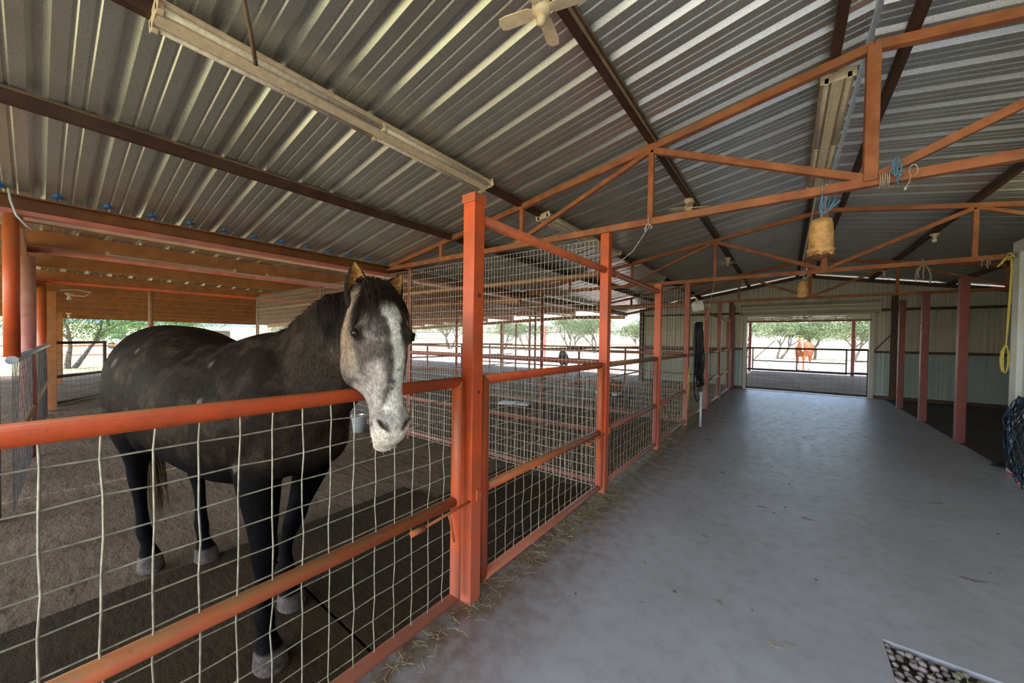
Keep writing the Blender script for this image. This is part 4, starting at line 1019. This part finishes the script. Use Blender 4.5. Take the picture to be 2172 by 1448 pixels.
    for v in me.vertices:
        p = v.co; q = Hinv @ (p - P); s, f, t = q.x / hs, q.y / hs, q.z / HL
        head = sstep(-.02, .10, t) * sstep(-.205, -.13, f + max(0, .1 - t) * 0) * (1 if abs(s) < .17 else 0) * (1 if t < 1.15 else 0)
        if head > .5 and hair:
            for sg in (1, -1):
                a = (s - sg * (.046 - .55 * (t - .90))) / .0125; b_ = (t - .90) / .044; d = a * a + b_ * b_
                if d < 1.6 and f > .03: p -= (F * .020 + S * sg * -.004) * hs * math.exp(-d * 1.3)
                e = (p - eyes[0 if sg > 0 else 1]); de = e.length / hs
            if abs(t - (.955 - .10 * (.06 - f))) < .009 and f < .07 and t > .9: p -= (F * .2 + S * (.6 if s > 0 else -.6)) * .006
        if hair:                                       # the throat rests on the rail and gives way to it
            w_ = base @ p; dx, dz = w_.x - XF, w_.z - 1.345; dd = math.hypot(dx, dz)
            if 1e-6 < dd < .0325: p = inv_ @ Vector((XF + dx / dd * .0325, w_.y, 1.345 + dz / dd * .0325))
        x, y, z = p
        n1 = noise.fractal(Vector((x * 8, y * 8, z * 8)), 1, 2, 5); n2 = noise.noise(Vector((x * 22, y * 22, z * 22))); n3 = noise.noise(Vector((x * 60, y * 60, z * 30)))
        if scheme == 'grey':
            c = (.012, .0078, .0058); k = sstep(-.15, .6, n1 + .35 * n2)
            br = sstep(-.55, .2, x) * sstep(.85, 1.15, z)
            c = lerp((.004, .0035, .0035), c, max(.08, br)); c = lerp(c, (.045, .030, .021), k * .55 * br)
            c = lerp(c, (.065, .047, .035), sstep(1.3, 1.7, x) * .4)
            c = lerp(c, (.004, .004, .005), sstep(1.0, .82, z) * (1 - .35 * sstep(1.05, 1.2, x) * sstep(-.05, -.1, y)))
            for (a, b_, d, r_) in scars:
                dd = ((x - a) ** 2 + (z - d) ** 2) ** .5 / (r_ * .55)
                if y < -.1 and dd < 1.3: c = lerp(c, (.20, .16, .13), sstep(1.3, .3, dd + n3 * .8 + n2 * .4) * .45)
            # face
            hc = (.085, .068, .058)
            hc = lerp(hc, (.22, .18, .15), sstep(-.05, .40, n1 + .7 * n2) * .85)
            hc = lerp(hc, (.36, .25, .155), sstep(.30, .05, t) * sstep(-.1, .06, f) * .6)                       # tan forehead sides
            hc = lerp(hc, (.30, .20, .12), sstep(.062, .10, abs(s)) * sstep(.05, -.02, f) * sstep(.62, .40, t) * .6)      # tan cheeks
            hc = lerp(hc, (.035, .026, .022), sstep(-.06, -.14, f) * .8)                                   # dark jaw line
            hc = lerp(hc, (.48, .42, .36), sstep(.035, .0, abs(abs(s) - .062 + .02 * n1)) * sstep(.50, .58, t) * sstep(.95, .85, t) * .6 * (1 if s > 0 else .3))
            hc = lerp(hc, (.06, .048, .044), sstep(.020, .0, abs(s - .030 - .01 * n1)) * sstep(.30, .4, t) * sstep(.62, .5, t) * .6)
            bw = .024 + .006 * n1 + .024 * sstep(.36, .22, t) + .034 * sstep(.64, .84, t); sb = -.010 - .012 * sstep(.3, .6, t) + .012 * sstep(.75, .9, t)
            bl = sstep(bw + .012, bw - .010, abs(s - sb) + n3 * .008) * sstep(.10, .20, t) * sstep(.02, .05, f)
            hc = lerp(hc, (.74, .68, .60), bl * .98)
            ms = sstep(.80, .93, t); hc = lerp(hc, (.70, .60, .48), ms * .8)
            hc = lerp(hc, (.30, .27, .26), sstep(.045, .02, abs(abs(s) - .045)) * sstep(.80, .85, t) * sstep(.93, .89, t) * .75 * (f > 0))
            for sg in (1, -1):
                d = ((s - sg * (.046 - .55 * (t - .90))) / .0125) ** 2 + ((t - .90) / .042) ** 2
                if f > .0: hc = lerp(hc, (.06, .04, .035), sstep(1.5, .5, d) * .9)
            for (a, b_, r_) in ((-.012, .60, .007), (.004, .665, .012), (.018, .66, .008), (-.0, .69, .006), (.01, .70, .008), (-.02, .53, .005)):
                if f > .03: hc = lerp(hc, (.06, .05, .05), sstep(1.2, .5, (((s - a) / r_) ** 2 + ((t - b_) * .7 / r_) ** 2) ** .5) * .8)
            ds = min((p - eyes[0]).length, (p - eyes[1]).length) / hs
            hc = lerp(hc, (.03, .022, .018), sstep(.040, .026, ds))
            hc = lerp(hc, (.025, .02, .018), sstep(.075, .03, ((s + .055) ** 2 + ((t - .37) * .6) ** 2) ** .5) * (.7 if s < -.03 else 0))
            c = lerp(c, hc, head)
            hoof = (.085, .070, .062)
        elif scheme == 'sorrel':
            c = (.30, .09, .035); c = lerp(c, (.38, .15, .07), sstep(-.1, .4, n1))
            if head > .4: c = lerp(c, (.8, .74, .68), sstep(.035, .015, abs(s)) * sstep(.1, .2, t) * (f > .02))
            c = lerp(c, (.62, .52, .45), sstep(.5, .3, z) * (.8 if (y < 0) == (x < .5) else 0)); hoof = (.2, .15, .12)
        else:
            c = (.035, .025, .02); c = lerp(c, (.08, .05, .03), sstep(-.1, .4, n1)); hoof = (.04, .03, .03)
        h = sstep(.105, .09, z); c = lerp(c, tuple(a * (1 + .4 * n2) for a in hoof), h)
        cs += [c[0], c[1], c[2], 1.]
        if mirror: v.co = Vector((p.x, -p.y, p.z))
        else: v.co = p
    colr.data.foreach_set('color', cs)
    if mirror: me.flip_normals()
    me.name = 'horse'
    if 'c' not in HB: HB['c'] = coatmat('horse_coat')
    me.materials.append(HB['c'])
    o = bpy.data.objects.new('horse', me); col.objects.link(o); o.matrix_world = base
    tag(o, label, 'horse')
    mir = (lambda p: Vector((p[0], -p[1], p[2]))) if mirror else (lambda p: Vector(p))
    def fin(mb_, name, mat):
        if mirror: mb_.v = [tuple(mir(v)) for v in mb_.v]; mb_.f = [f[::-1] for f in mb_.f]
        return mb_.obj(name, mat, o)
    # ears
    ecol = {'grey': ((.022, .015, .011, 1), (.42, .20, .06, 1)), 'sorrel': ((.5, .16, .05, 1), (.6, .35, .2, 1)), 'dark': ((.03, .02, .02, 1), (.1, .06, .04, 1))}[scheme]
    me_out = plain('ear_fur_' + scheme, ecol[0], .8, 0, .5, 60, .2, .1); me_in = plain('inner_ear_fur_' + scheme, ecol[1], .85, 0, .5, 70, .5, .1)
    for sg in (1, -1):
        b0 = hp(.065, .058 if sg > 0 else -.070, -.002); up = (-Ld * .95 + S * sg * (.08 if sg > 0 else .50) + F * .10).normalized(); Le = .172 * hs
        fwd = (F + S * sg * .12); fwd = (fwd - up * fwd.dot(up)).normalized(); rt_ = up.cross(fwd)
        nu, nv2 = 12, 14; gi = []; go_ = []
        for j in range(nv2 + 1):
            t = j / nv2; w = .056 * hs * (math.sin(PI * (.30 + .70 * t) ** .9) ** .8 if t < 1 else 0.02) + .003
            if t < .25: w = max(w, .040 * hs)
            for i in range(nu + 1):
                a = (i / nu - .5) * 2 * (1.65 - .6 * t); rx = w * math.sin(a); ry = -w * .95 * math.cos(a)
                c = b0 + up * (Le * t - (.035 * hs if j == 0 else 0)) + fwd * (.02 * math.sin(t * 2.2) * hs)
                gi.append(c + rt_ * rx * .74 + fwd * (ry * .72 + .000)); go_.append(c + rt_ * rx + fwd * ry)
        n1_ = nu + 1; f = [(j * n1_ + i, j * n1_ + i + 1, (j + 1) * n1_ + i + 1, (j + 1) * n1_ + i) for j in range(nv2) for i in range(nu)]
        mb_ = MB(); mb_.add(go_, f, True)
        rim = [j * n1_ for j in range(nv2 + 1)], [j * n1_ + nu for j in range(nv2 + 1)]
        K = len(go_); mb_.v += [tuple(v) for v in gi]
        for r_ in rim:
            for a_, b2 in zip(r_[:-1], r_[1:]): mb_.f.append((a_, b2, b2 + K, a_ + K)); mb_.sm.append(True)
        # dark fringe of hair along the rim
        for r_ in rim:
            for idx in r_[2:]:
                for _ in range(0):
                    q = go_[idx] + up * rr.gauss(0, .004); d = (up * 1.3 + (q - b0 - up * (q - b0).dot(up)).normalized() * .25 + fwd * .3).normalized() * rr.uniform(.004, .009) * hs
                    mb_.tube([q, q + d], [.0014, .0003], 3, caps=False)
        fin(mb_, 'ear', me_out)
        mb_ = MB(); mb_.add(gi, [q[::-1] for q in f], True)
        if hair:
            for _ in range(120):
                j = rr.randrange(2, nv2 - 2); i = rr.randrange(1, nu); q = gi[j * n1_ + i]; d = (fwd * .5 + up * .9 + rt_ * rr.gauss(0, .3)).normalized() * rr.uniform(.012, .03) * hs
                mb_.tube([q, q + d * .6, q + d], [.0009, .0007, .0002], 3, caps=False)
        fin(mb_, 'inner_ear', me_in)
    # eyes
    if 'eye' not in HB:
        m_, nt, b_ = newmat('dark_horse_eye'); b_.inputs['Base Color'].default_value = (.018, .009, .005, 1); b_.inputs['Roughness'].default_value = .12; b_.inputs['Specular IOR Level'].default_value = .2; HB['eye'] = m_
    for sg, ec in ((1, eyes[0]), (-1, eyes[1])):
        mb_ = MB(); mb_.sphere(ec, .0215 * hs, 20, 14); fin(mb_, 'eye', HB['eye'])
        if hair:
            mb_ = MB(); nn = enr[0 if sg > 0 else 1]; ux = (Ld + F * .55 - nn * (Ld + F * .55).dot(nn)).normalized(); uy = nn.cross(ux).normalized()
            if uy.dot(F) < 0: uy = -uy
            for sd_ in (-1, 1):           # upper and lower lid arcs from inner to outer corner
                pts = []
                for k in range(11):
                    a = PI * k / 10; q = (ux * math.cos(a) * .021 + uy * sd_ * math.sin(a) * .0125) * hs; pts.append(ec + q + nn * math.sqrt(max(0, (.0222 * hs) ** 2 - q.length_squared)))
                mb_.tube(pts, [(.0020 + .0016 * math.sin(PI * k / 10)) * hs for k in range(11)], 8)
            for k in range(18):
                a = PI * (.15 + .7 * k / 17); q = (ux * math.cos(a) * .021 + uy * math.sin(a) * .0135) * hs; q0 = ec + q + nn * math.sqrt(max(0, (.0225 * hs) ** 2 - q.length_squared))
                mb_.tube([q0, q0 + (nn * .8 + uy * .5 + Ld * .3) * .007 * hs, q0 + (nn * 1.0 + uy * .3 + Ld * 1.0) * .012 * hs], [.0007, .0005, .0002], 3, caps=False)
            fin(mb_, 'eyelid', HB.setdefault('lid', plain('dark_skin', (.012, .009, .008), .7, 0, .2, 30, .1, .1)))
    # hair
    hm = {'grey': horsehair('dark_horse_hair', (.006, .004, .004, 1), (.035, .015, .008, 1), .45), 'sorrel': horsehair('sorrel_horse_hair', (.5, .2, .08, 1), (.6, .3, .12, 1)), 'dark': horsehair('black_horse_hair', (.02, .015, .01, 1), (.03, .02, .02, 1))}[scheme]
    bvh = BVHTree.FromPolygons([mir(v.co) if mirror else v.co.copy() for v in me.vertices], [tuple(p_.vertices) for p_ in me.polygons]) if hair else None
    def hug(p_, h):
        loc_, nrm, i_, d_ = bvh.find_nearest(p_)
        if loc_ is None: return p_
        side = (p_ - loc_).dot(nrm)
        return loc_ + nrm * max(h * .6, min(side, h * 1.4 + .004))
    def lock(mb_, pts, w, h):
        pts = [hug(q, h) for q in pts]; m_ = len(pts)
        mb_.tube(pts, [w * (1 - .9 * (i / (m_ - 1)) ** 2) for i in range(m_)], 3, caps=False)
    if hair:
        mb_ = MB()
        for k in range(1100):                                        # forelock between the ears, over the forehead
            s0 = rr.gauss(.012, .026); s0 = max(-.05, min(.065, s0)); te = rr.choice((rr.uniform(.10, .19), rr.uniform(.14, .27), rr.uniform(.08, .16))); se = max(-.095, min(.115, s0 * 1.5 + rr.gauss(.022, .042))); bend = rr.gauss(0, .012)
            st_ = rr.uniform(-.08, .05); clump = round(se / .022) * .022; se = se * .45 + clump * .55; n_ = 8; h0 = rr.uniform(.003, .016); pts = []
            g_ = rr.random()
            if g_ < .38: s0 = rr.uniform(.0, .062); se = rr.uniform(.062, .150); te = rr.uniform(.18, .37)
            elif g_ < .56: s0 = rr.uniform(-.055, -.005); se = rr.uniform(-.112, -.06); te = rr.uniform(.18, .37)
            clump = round(se / .016) * .016; se = se * .4 + clump * .6
            for i in range(n_ + 1):
                u_ = i / n_; t = st_ + (te - st_) * u_; s = s0 + (se - s0) * u_ ** .8 + bend * math.sin(PI * u_)
                f_ = .06 + .15 * math.sin(min(1, u_ * 1.2) * 1.45)
                if abs(se) > .06: f_ *= 1 - (.75 if se > 0 else .4) * u_ * min(1, (abs(se) - .05) / .05)
                pts.append(hp(t, s, f_ if t > .02 else .05 + .05 * u_))
            lock(mb_, pts, rr.uniform(.0006, .0014), h0)
        for k in range(240):                                        # bulk between the ears
            s0 = rr.uniform(-.045, .06); pts = [hp(-.07 + .01 * rr.random(), s0, -.04), hp(-.07, s0 * 1.1, .02), hp(-.03, s0 * 1.3, .085), hp(.04, s0 * 1.5 + rr.gauss(0, .01), .125), hp(.12 + rr.random() * .04, s0 * 1.8 + rr.gauss(0, .012), .15)]
            lock(mb_, pts, .0025, rr.uniform(.004, .016))
        fin(mb_, 'forelock', hm)
        mb_ = MB()
        # mane: falls on the horse's right side of the upper neck, short and upright lower down
        crest = []
        for i in range(30):
            t = i / 29 * 2.75 + .25; keys = [(j, *path[j], *dims[j]) for j in range(4)]; q = hermite(keys, t); c = Vector(q[:3])
            q2 = hermite(keys, min(3, t + .05)); q1 = hermite(keys, max(0, t - .05)); T = (Vector(q2[:3]) - Vector(q1[:3])).normalized(); side = -T.cross(Z).normalized(); upv = side.cross(T).normalized()
            if upv.z < 0: upv = -upv
            crest.append((c + upv * (q[3] * .98), T, side, upv))
        crest.append((hp(-.05, 0, -.03), Z, S, -Ld))
        for k in range(1300):
            ft = rr.random() ** .55; i = min(29, int(ft * 30)); c, T, side, upv = crest[i]; c2 = crest[min(30, i + 1)][0]; p0 = c.lerp(c2, rr.random()) - upv * .01
            rgt = Vector((0, -1, 0)) if abs(side.y) < .3 else side * (-1 if side.y > 0 else 1)
            if i > 22:
                ln = rr.uniform(.12, .38) * (.35 + .65 * ((i - 22) / 8) ** 1.0)
                pts = []; sw = rr.gauss(0, .02); fb = rr.uniform(-.02, .05)
                for q in range(8):
                    u_ = q / 7; pts.append(p0 + upv * .03 * math.sin(u_ * 2.4) + rgt * (.10 * math.sin(min(1.57, u_ * 2.2)) + .015 * u_) + Vector((fb * u_ - .02 * u_, 0, -ln * u_ ** 1.3 + .0)) + T * sw * u_)
                lock(mb_, pts, rr.uniform(.0011, .0022), rr.uniform(.004, .02))
            else:
                ln = rr.uniform(.015, .04); d = (upv * .6 + rgt * rr.uniform(.4, 1.4) + T * rr.gauss(-.3, .3)).normalized()
                mb_.tube([p0, p0 + d * ln * .6, p0 + d * ln + rgt * .01 - Z * .008], [.0014, .0012, .0003], 3, caps=False)
        fin(mb_, 'mane', hm)
        mb_ = MB()
        for k in range(420):
            y0 = rr.gauss(0, .02); ye = rr.gauss(0, .03); xe = rr.gauss(0, .02); ln = rr.uniform(.95, 1.27); n_ = 9; wv = rr.gauss(0, .01)
            pts = [(-.55 - .075 * math.sin(min(1.57, u_ * 5)) + xe * u_ + .10 * u_, y0 + (ye - y0 + .04) * u_ + wv * math.sin(9 * u_), 1.47 - ln * u_ - .03 * math.sin(3 * u_)) for u_ in [q / n_ for q in range(n_ + 1)]]
            mb_.tube(pts, [.0026 * (1 - .7 * q / n_) for q in range(n_ + 1)], 3, caps=False)
        fin(mb_, 'tail', HB.setdefault('tail', horsehair('brown_tail_hair', (.03, .015, .008, 1), (.22, .13, .06, 1))))
        mb_ = MB()
        for k in range(46):                                            # whiskers on the chin and lips
            s = rr.uniform(-.04, .04); q = hp(rr.uniform(.90, 1.0), s, rr.uniform(-.06, .03)); l_, nrm, i_, d_ = bvh.find_nearest(q)
            mb_.tube([l_, l_ + (nrm * .6 + Z * -.7 + X * .1).normalized() * rr.uniform(.008, .022)], [.0006, .0002], 3, caps=False)
        fin(mb_, 'whiskers', HB.setdefault('wh', plain('pale_whisker', (.5, .42, .32), .6)))
    else:
        mb_ = MB()
        mb_.tube([(-.53, 0, 1.45), (-.62, 0, 1.25), (-.62, 0, .9), (-.6, 0, .5)], [.04, .07, .07, .02], 10); fin(mb_, 'tail', hm)
        mb_ = MB(); mb_.tube([(1.1, 0, 1.60), Vector((1.38, .1 * P.y, 1.78)), hp(-.06, 0, -.04), hp(.08, 0, .14), hp(.18, 0, .19)], [.02, .035, .04, .035, .01], 8); fin(mb_, 'mane', hm)
    return o
h1 = build_horse((-3.27, .59, 0), R(9.63), (-1.554, .945, 1.8135), (-1.345, .887, 1.2454), R(-9), 'grey', .0095, label='dark dapple grey horse with a white blaze resting its head over the nearest gate', fl_offset=(-.295, .22))
build_horse((1.0, 28.6, -.04), R(-104), None, None, None, 'sorrel', .028, 1.05, True, (-.2, .2), False, 'sorrel red horse standing in the sunlit yard beyond the far doorway')
build_horse((-8.1, 14.5, -.02), R(-58), None, None, None, 'dark', .03, .68, False, (-.2, .2), False, 'small dark brown horse seen through the mesh in the far pens')
# ------------------------------------------------------------------ trees, yard and field
def tree_meshes(seed, h, w, nleaf, leaf, lean=0, trunks=3, low=.30):
    rr = random.Random(seed); mb = MB(); tips = []
    def branch(p, d, ln, r, dep):
        pts = [p]; q = p.copy(); dd = d.copy()
        for i in range(4):
            dd = (dd + Vector((rr.gauss(0, .16), rr.gauss(0, .16), rr.gauss(.05, .08)))).normalized(); q = q + dd * ln / 4; pts.append(q.copy())
        mb.tube(pts, [r * (1 - .12 * i) for i in range(5)], 6, caps=False)
        if dep == 0: tips.append(q); return
        for k in range(rr.choice((2, 3))):
            a = rr.uniform(0, 2 * PI); nd = (dd + Vector((math.cos(a), math.sin(a), rr.uniform(-.1, .5))) * .75).normalized()
            branch(q, nd, ln * .72, r * .6, dep - 1)
        tips.append(pts[2])
    for t in range(trunks):
        a = rr.uniform(0, 2 * PI); branch(Vector((.15 * math.cos(a), .15 * math.sin(a), -.1)), Vector((math.cos(a) * .5, math.sin(a) * .5, 1)).normalized(), h * .34, h * .028, 3)
    fb = MB(); cl = []
    for i in range(26 * max(1, trunks)):
        a = rr.uniform(0, 2 * PI); r_ = w * math.sqrt(rr.random()); z = h * (low + (1 - low) * rr.random() ** .8 * (1 - (r_ / w) ** 2 * .7)) ; k = 1
        cl.append(Vector((r_ * math.cos(a), r_ * math.sin(a), z * k)))
    cl += [q for q in tips if q.z > h * low]
    for k in range(nleaf):
        c = rr.choice(cl); p = c + Vector((rr.gauss(0, .24), rr.gauss(0, .24), rr.gauss(0, .17))) * (w / 2.2)
        n = Vector((rr.gauss(0, 1), rr.gauss(0, 1), rr.gauss(.4, 1))).normalized(); a = n.orthogonal().normalized(); b = n.cross(a); s = leaf * rr.uniform(.6, 1.3)
        fb.add([p - a * s * .5, p + b * s * .28, p + a * s * .5, p - b * s * .28], [(0, 1, 2, 3)])
    return mb.mesh('branches'), fb.mesh('foliage')
kinds = {}
def tree(kind, x, y, sc, rz, label, group, leafm='leaf'):
    if kind not in kinds:
        args = {'a': (1, 5.2, 3.4, 14000, .13, 0, 3, .46), 'b': (2, 4.6, 3.0, 12000, .13, 0, 2, .48), 'c': (3, 5.6, 3.8, 15000, .14, 0, 4, .44), 'near': (7, 4.6, 3.4, 17000, .10, 0, 2, .30)}[kind]
        a, b = tree_meshes(*args); a.materials.append(M['bark']); b.materials.append(M[leafm]); kinds[kind] = (a, b)
    e = empty('tree', (x, y, -.05), rz); e.scale = (sc, sc, sc); tag(e, label, 'tree', group)
    for nm, me in zip(('branches', 'foliage'), kinds[kind]):
        o = bpy.data.objects.new(nm, me); col.objects.link(o); o.parent = e
    return e
rt = random.Random(3)
TR = [(-7.5, 47, 'a'), (-4.0, 50, 'c'), (-.6, 46, 'b'), (2.2, 48.5, 'a'), (5.0, 46.5, 'b'), (8.2, 49, 'c'), (11.5, 47, 'a'), (-12, 46, 'c'), (-16, 50, 'b'), (-20, 44, 'a'), (-25, 47, 'c'), (-30, 43, 'b'), (-36, 45, 'a'), (-43, 40, 'c'), (-51, 37, 'a'), (-58, 30, 'c')]
where = ['left edge of', 'behind the red horse in', 'right of the red horse in', 'middle of', 'right of the middle of', 'toward the right of', 'right edge of']
for i, (x, y, k) in enumerate(TR):
    lab = ('olive green tree with forked trunks, %s the far doorway view' % where[i]) if i < 7 else 'olive green tree beyond the pens, seen through the wire mesh'
    tree(k, x, y, rt.uniform(.9, 1.1), rt.uniform(0, 6), lab, 'trees beyond the yard')
for i, (x, y, k, s, lab) in enumerate(((-27, .9, 'near', .95, 'bright green leafy tree outside the side shed behind the left posts'), (-33, 5.2, 'near', 1.0, 'bright green leafy tree hanging over the open mesh gate'), (-46, 17.5, 'a', .9, 'soft olive tree seen over the back of the dark horse'), (-50, 23, 'c', .9, 'soft olive tree seen behind the neck of the dark horse'))):
    tree(k, x, y, s, i * 1.3, lab, 'trees left of the barn', 'leaf2')
# dead pale tree left of the red horse
def deadtree():
    rr = random.Random(23); mb = MB()
    def br(p, d, ln, r, dep):
        pts = [p]; q = p.copy(); dd = d.copy()
        for i in range(5): dd = (dd + Vector((rr.gauss(0, .22), rr.gauss(0, .22), rr.gauss(0, .16)))).normalized(); q = q + dd * ln / 5; pts.append(q.copy())
        mb.tube(pts, [r * (1 - .14 * i) for i in range(6)], 5, caps=False)
        if dep: 
            for k in range(3): br(rr.choice(pts[2:]), (dd + Vector((rr.gauss(0, .8), rr.gauss(0, .8), rr.gauss(0, .5)))).normalized(), ln * .62, r * .5, dep - 1)
    for k in range(3): br(Vector((0, 0, 0)), Vector((.7 + .3 * k, -.2, .9 - .15 * k)).normalized(), 3.2, .09, 4)
    tag(mb.obj('dead_tree', M['palebark'], loc=(-4.6, 36, 0)), 'pale leafless fallen tree behind the left of the outer gate', 'tree')
deadtree()
# yard fence: pale posts and wires
e = empty('wire_fence', (-30, 40, 0)); tag(e, 'low wire fence with pale posts across the yard behind the red horse', 'fence'); rr = random.Random(31)
for k in range(26):
    mb = MB(); x = 60 * k / 25 + rr.gauss(0, .15); mb.tube([(x, 0, -.1), (x + rr.gauss(0, .06), 0, 1.25 + rr.gauss(0, .08))], .05, 6); mb.obj('fence_post', M['palebark'], e)
mb = MB()
for z in (.3, .6, .9, 1.15): mb.tube([(0, 0, z), (60, 0, z)], .008, 4)
mb.obj('fence_wire', M['wire_dark'], e)
pipething('far_rail', (-30, -4, .95), (-30, 26, .95), .05, 'paint', 'thin red rail fence crossing the field at the left', 'fence')
pipething('far_rail', (-30, -4, .45), (-30, 26, .45), .04, 'paint', 'lower thin red rail crossing the field at the left', 'fence')
e = empty('gravel_road', (-62, 0, -.055), 0); struct(e, 'pale gravel road crossing the field at the left', 'road'); mb = MB(); mb.bbox((-5, -40, 0), (5, 80, .01)); mb.obj('road_surface', M['white'], e)
# vehicles and shed far left
def vehicle(x, y, rz, label, body, L_=4.6, truck=False):
    e = empty('car', (x, y, 0), rz); tag(e, label, 'car', 'vehicles parked across the field')
    mb = MB(); prof = [(-L_ / 2, .45), (-L_ / 2, .95), (-L_ * .42, 1.0), (-L_ * .34, 1.55), (L_ * .12, 1.55), (L_ * .26, 1.02), (L_ / 2, .9), (L_ / 2, .45)]
    vs = [(a, s * .9 * (.86 if z > 1.2 else 1), z) for s in (-1, 1) for a, z in prof]; n = len(prof)
    mb.add(vs, [tuple(range(n)), tuple(range(n, 2 * n))[::-1]] + [(k, n + k, n + (k + 1) % n, (k + 1) % n) for k in range(n)]); mb.obj('car_body', body, e, bevel=.06)
    for s in (-1, 1):
        mb = MB(); mb.add([(-L_ * .33, s * .86, 1.06), (L_ * .18, s * .86, 1.06), (L_ * .10, s * .80, 1.47), (-L_ * .30, s * .80, 1.47)], [(0, 1, 2, 3)]); mb.v = [(a, b + s * .03, c) for a, b, c in mb.v]; mb.obj('side_window', M['blackrub'], e)
        for q in (-.31, .31):
            mb = MB(); mb.pipe((q * L_, s * .78, .34), (q * L_, s * .95, .34), .34, n=18); mb.obj('wheel', M['blackrub'], e)
vehicle(-58, 6.4, R(80), 'small white car parked beyond the field left of the horse rump', M['white'])
vehicle(-66, 9.5, R(95), 'dark vehicle parked beyond the field just left of the horse rump', M['blackrub'])
e = empty('farm_shed', (-85, 14, 0)); tag(e, 'long low shed with a blue roof far across the field', 'building')
mb = MB(); mb.bbox((-4, -11, 0), (4, 11, 3.2)); mb.obj('shed_walls', M['cream'], e)
mb = MB(); mb.add([(-4.4, -11.5, 3.2), (4.4, -11.5, 3.2), (0, -11.5, 4.6), (-4.4, 11.5, 3.2), (4.4, 11.5, 3.2), (0, 11.5, 4.6)], [(0, 2, 5, 3), (2, 1, 4, 5), (0, 1, 2), (3, 5, 4), (0, 3, 4, 1)]); mb.obj('shed_roof', plain('dull_blue_sheet', (.10, .14, .24), .5), e)
for q in (-7, 0, 6): mb = MB(); mb.bbox((3.98, q - 1.3, 0), (4.04, q + 1.3, 2.4)); mb.obj('shed_door', M['dark_steel'], e)
# ------------------------------------------------------------------ light
w = bpy.data.worlds.new('sky'); scn.world = w; w.use_nodes = True; nt = w.node_tree; bg = nt.nodes['Background']
sk = nt.nodes.new('ShaderNodeTexSky'); sk.sky_type = 'NISHITA'; sk.sun_disc = False; sk.sun_elevation = R(52); sk.sun_rotation = R(200); sk.air_density = 1.0; sk.dust_density = 2.0; sk.ozone_density = 1.0
nt.links.new(sk.outputs[0], bg.inputs['Color']); bg.inputs['Strength'].default_value = SKY
sd = bpy.data.lights.new('sun', 'SUN'); sd.energy = SUN; sd.angle = R(.6); sd.color = (1, .93, .82); so = bpy.data.objects.new('sun', sd); col.objects.link(so)
d = Vector((-.10, .50, -.86)).normalized(); so.rotation_euler = d.to_track_quat('-Z', 'Y').to_euler(); so.location = (0, -20, 30)
# ------------------------------------------------------------------ camera
FPX, YAW, PITCH, ROLL, CX, CY = 764.832, 37.112, -.922, .809, 1088.638, 731.764
a, t, r = R(YAW), R(PITCH), R(ROLL)
fw = Vector((-math.sin(a) * math.cos(t), math.cos(a) * math.cos(t), math.sin(t))); rt_ = Vector((math.cos(a), math.sin(a), 0)); up = rt_.cross(fw)
r2 = rt_ * math.cos(r) + up * math.sin(r); u2 = -rt_ * math.sin(r) + up * math.cos(r)
cam = bpy.data.cameras.new('camera'); co = bpy.data.objects.new('camera', cam); col.objects.link(co)
co.matrix_world = Matrix.Translation((0, 0, 1.6)) @ Matrix((r2, u2, -fw)).transposed().to_4x4()
cam.sensor_width = 36; cam.sensor_fit = 'HORIZONTAL'; cam.lens = FPX * 36 / 2172; cam.shift_x = -(CX - 1086) / 2172; cam.shift_y = (CY - 724) / 2172
cam.clip_start = .05; cam.clip_end = 800; scn.camera = co
scn.view_settings.view_transform = 'Standard'; scn.view_settings.look = 'None'; scn.view_settings.gamma = 1; scn.view_settings.use_curve_mapping = False; scn.view_settings.exposure = EXPO
scn.cycles.max_bounces = 10; scn.cycles.diffuse_bounces = 6; scn.cycles.glossy_bounces = 5; scn.cycles.sample_clamp_indirect = 8
scn.cycles.use_denoising = True

# ------------------------------------------------------------------ finer pieces hang on the part they belong to
SUBS = {'lamp_cap': 'motor_housing', 'frayed_rim': 'bucket_shell', 'cap': 'jug_body', 'label_patch': 'jug_body', 'bulb': 'socket_base', 'inner_ear': 'ear', 'eyelid': 'eye',
        'bolt_keeper': 'slide_bolt', 'bottom_bar': 'door_curtain', 'pull_handle': 'door_curtain', 'loose_ends': 'wraps', 'shed_door': 'shed_walls', 'side_window': 'car_body',
        'centre_seam': 'housing', 'end_cap': 'housing', 'lamp_socket': 'housing', 'rope_loop': 'rope_line', 'drawstring': 'net_cord', 'loose_loop': 'coils'}
import re as _re
_stem = lambda o: _re.sub(r'\.\d+$', '', o.name)
def _born(o): return order_[o.name]
order_ = {o.name: i for i, o in enumerate(col.objects)}
for root in [o for o in col.objects if o.parent is None]:
    ch = sorted([c for c in col.objects if c.parent == root], key=_born)
    for c in ch:
        want = SUBS.get(_stem(c))
        if not want: continue
        c2 = [m for m in ch if _stem(m) == want]
        if not c2: continue
        before = [m for m in c2 if _born(m) < _born(c)]
        c.parent = (before or c2)[-1 if before else 0]
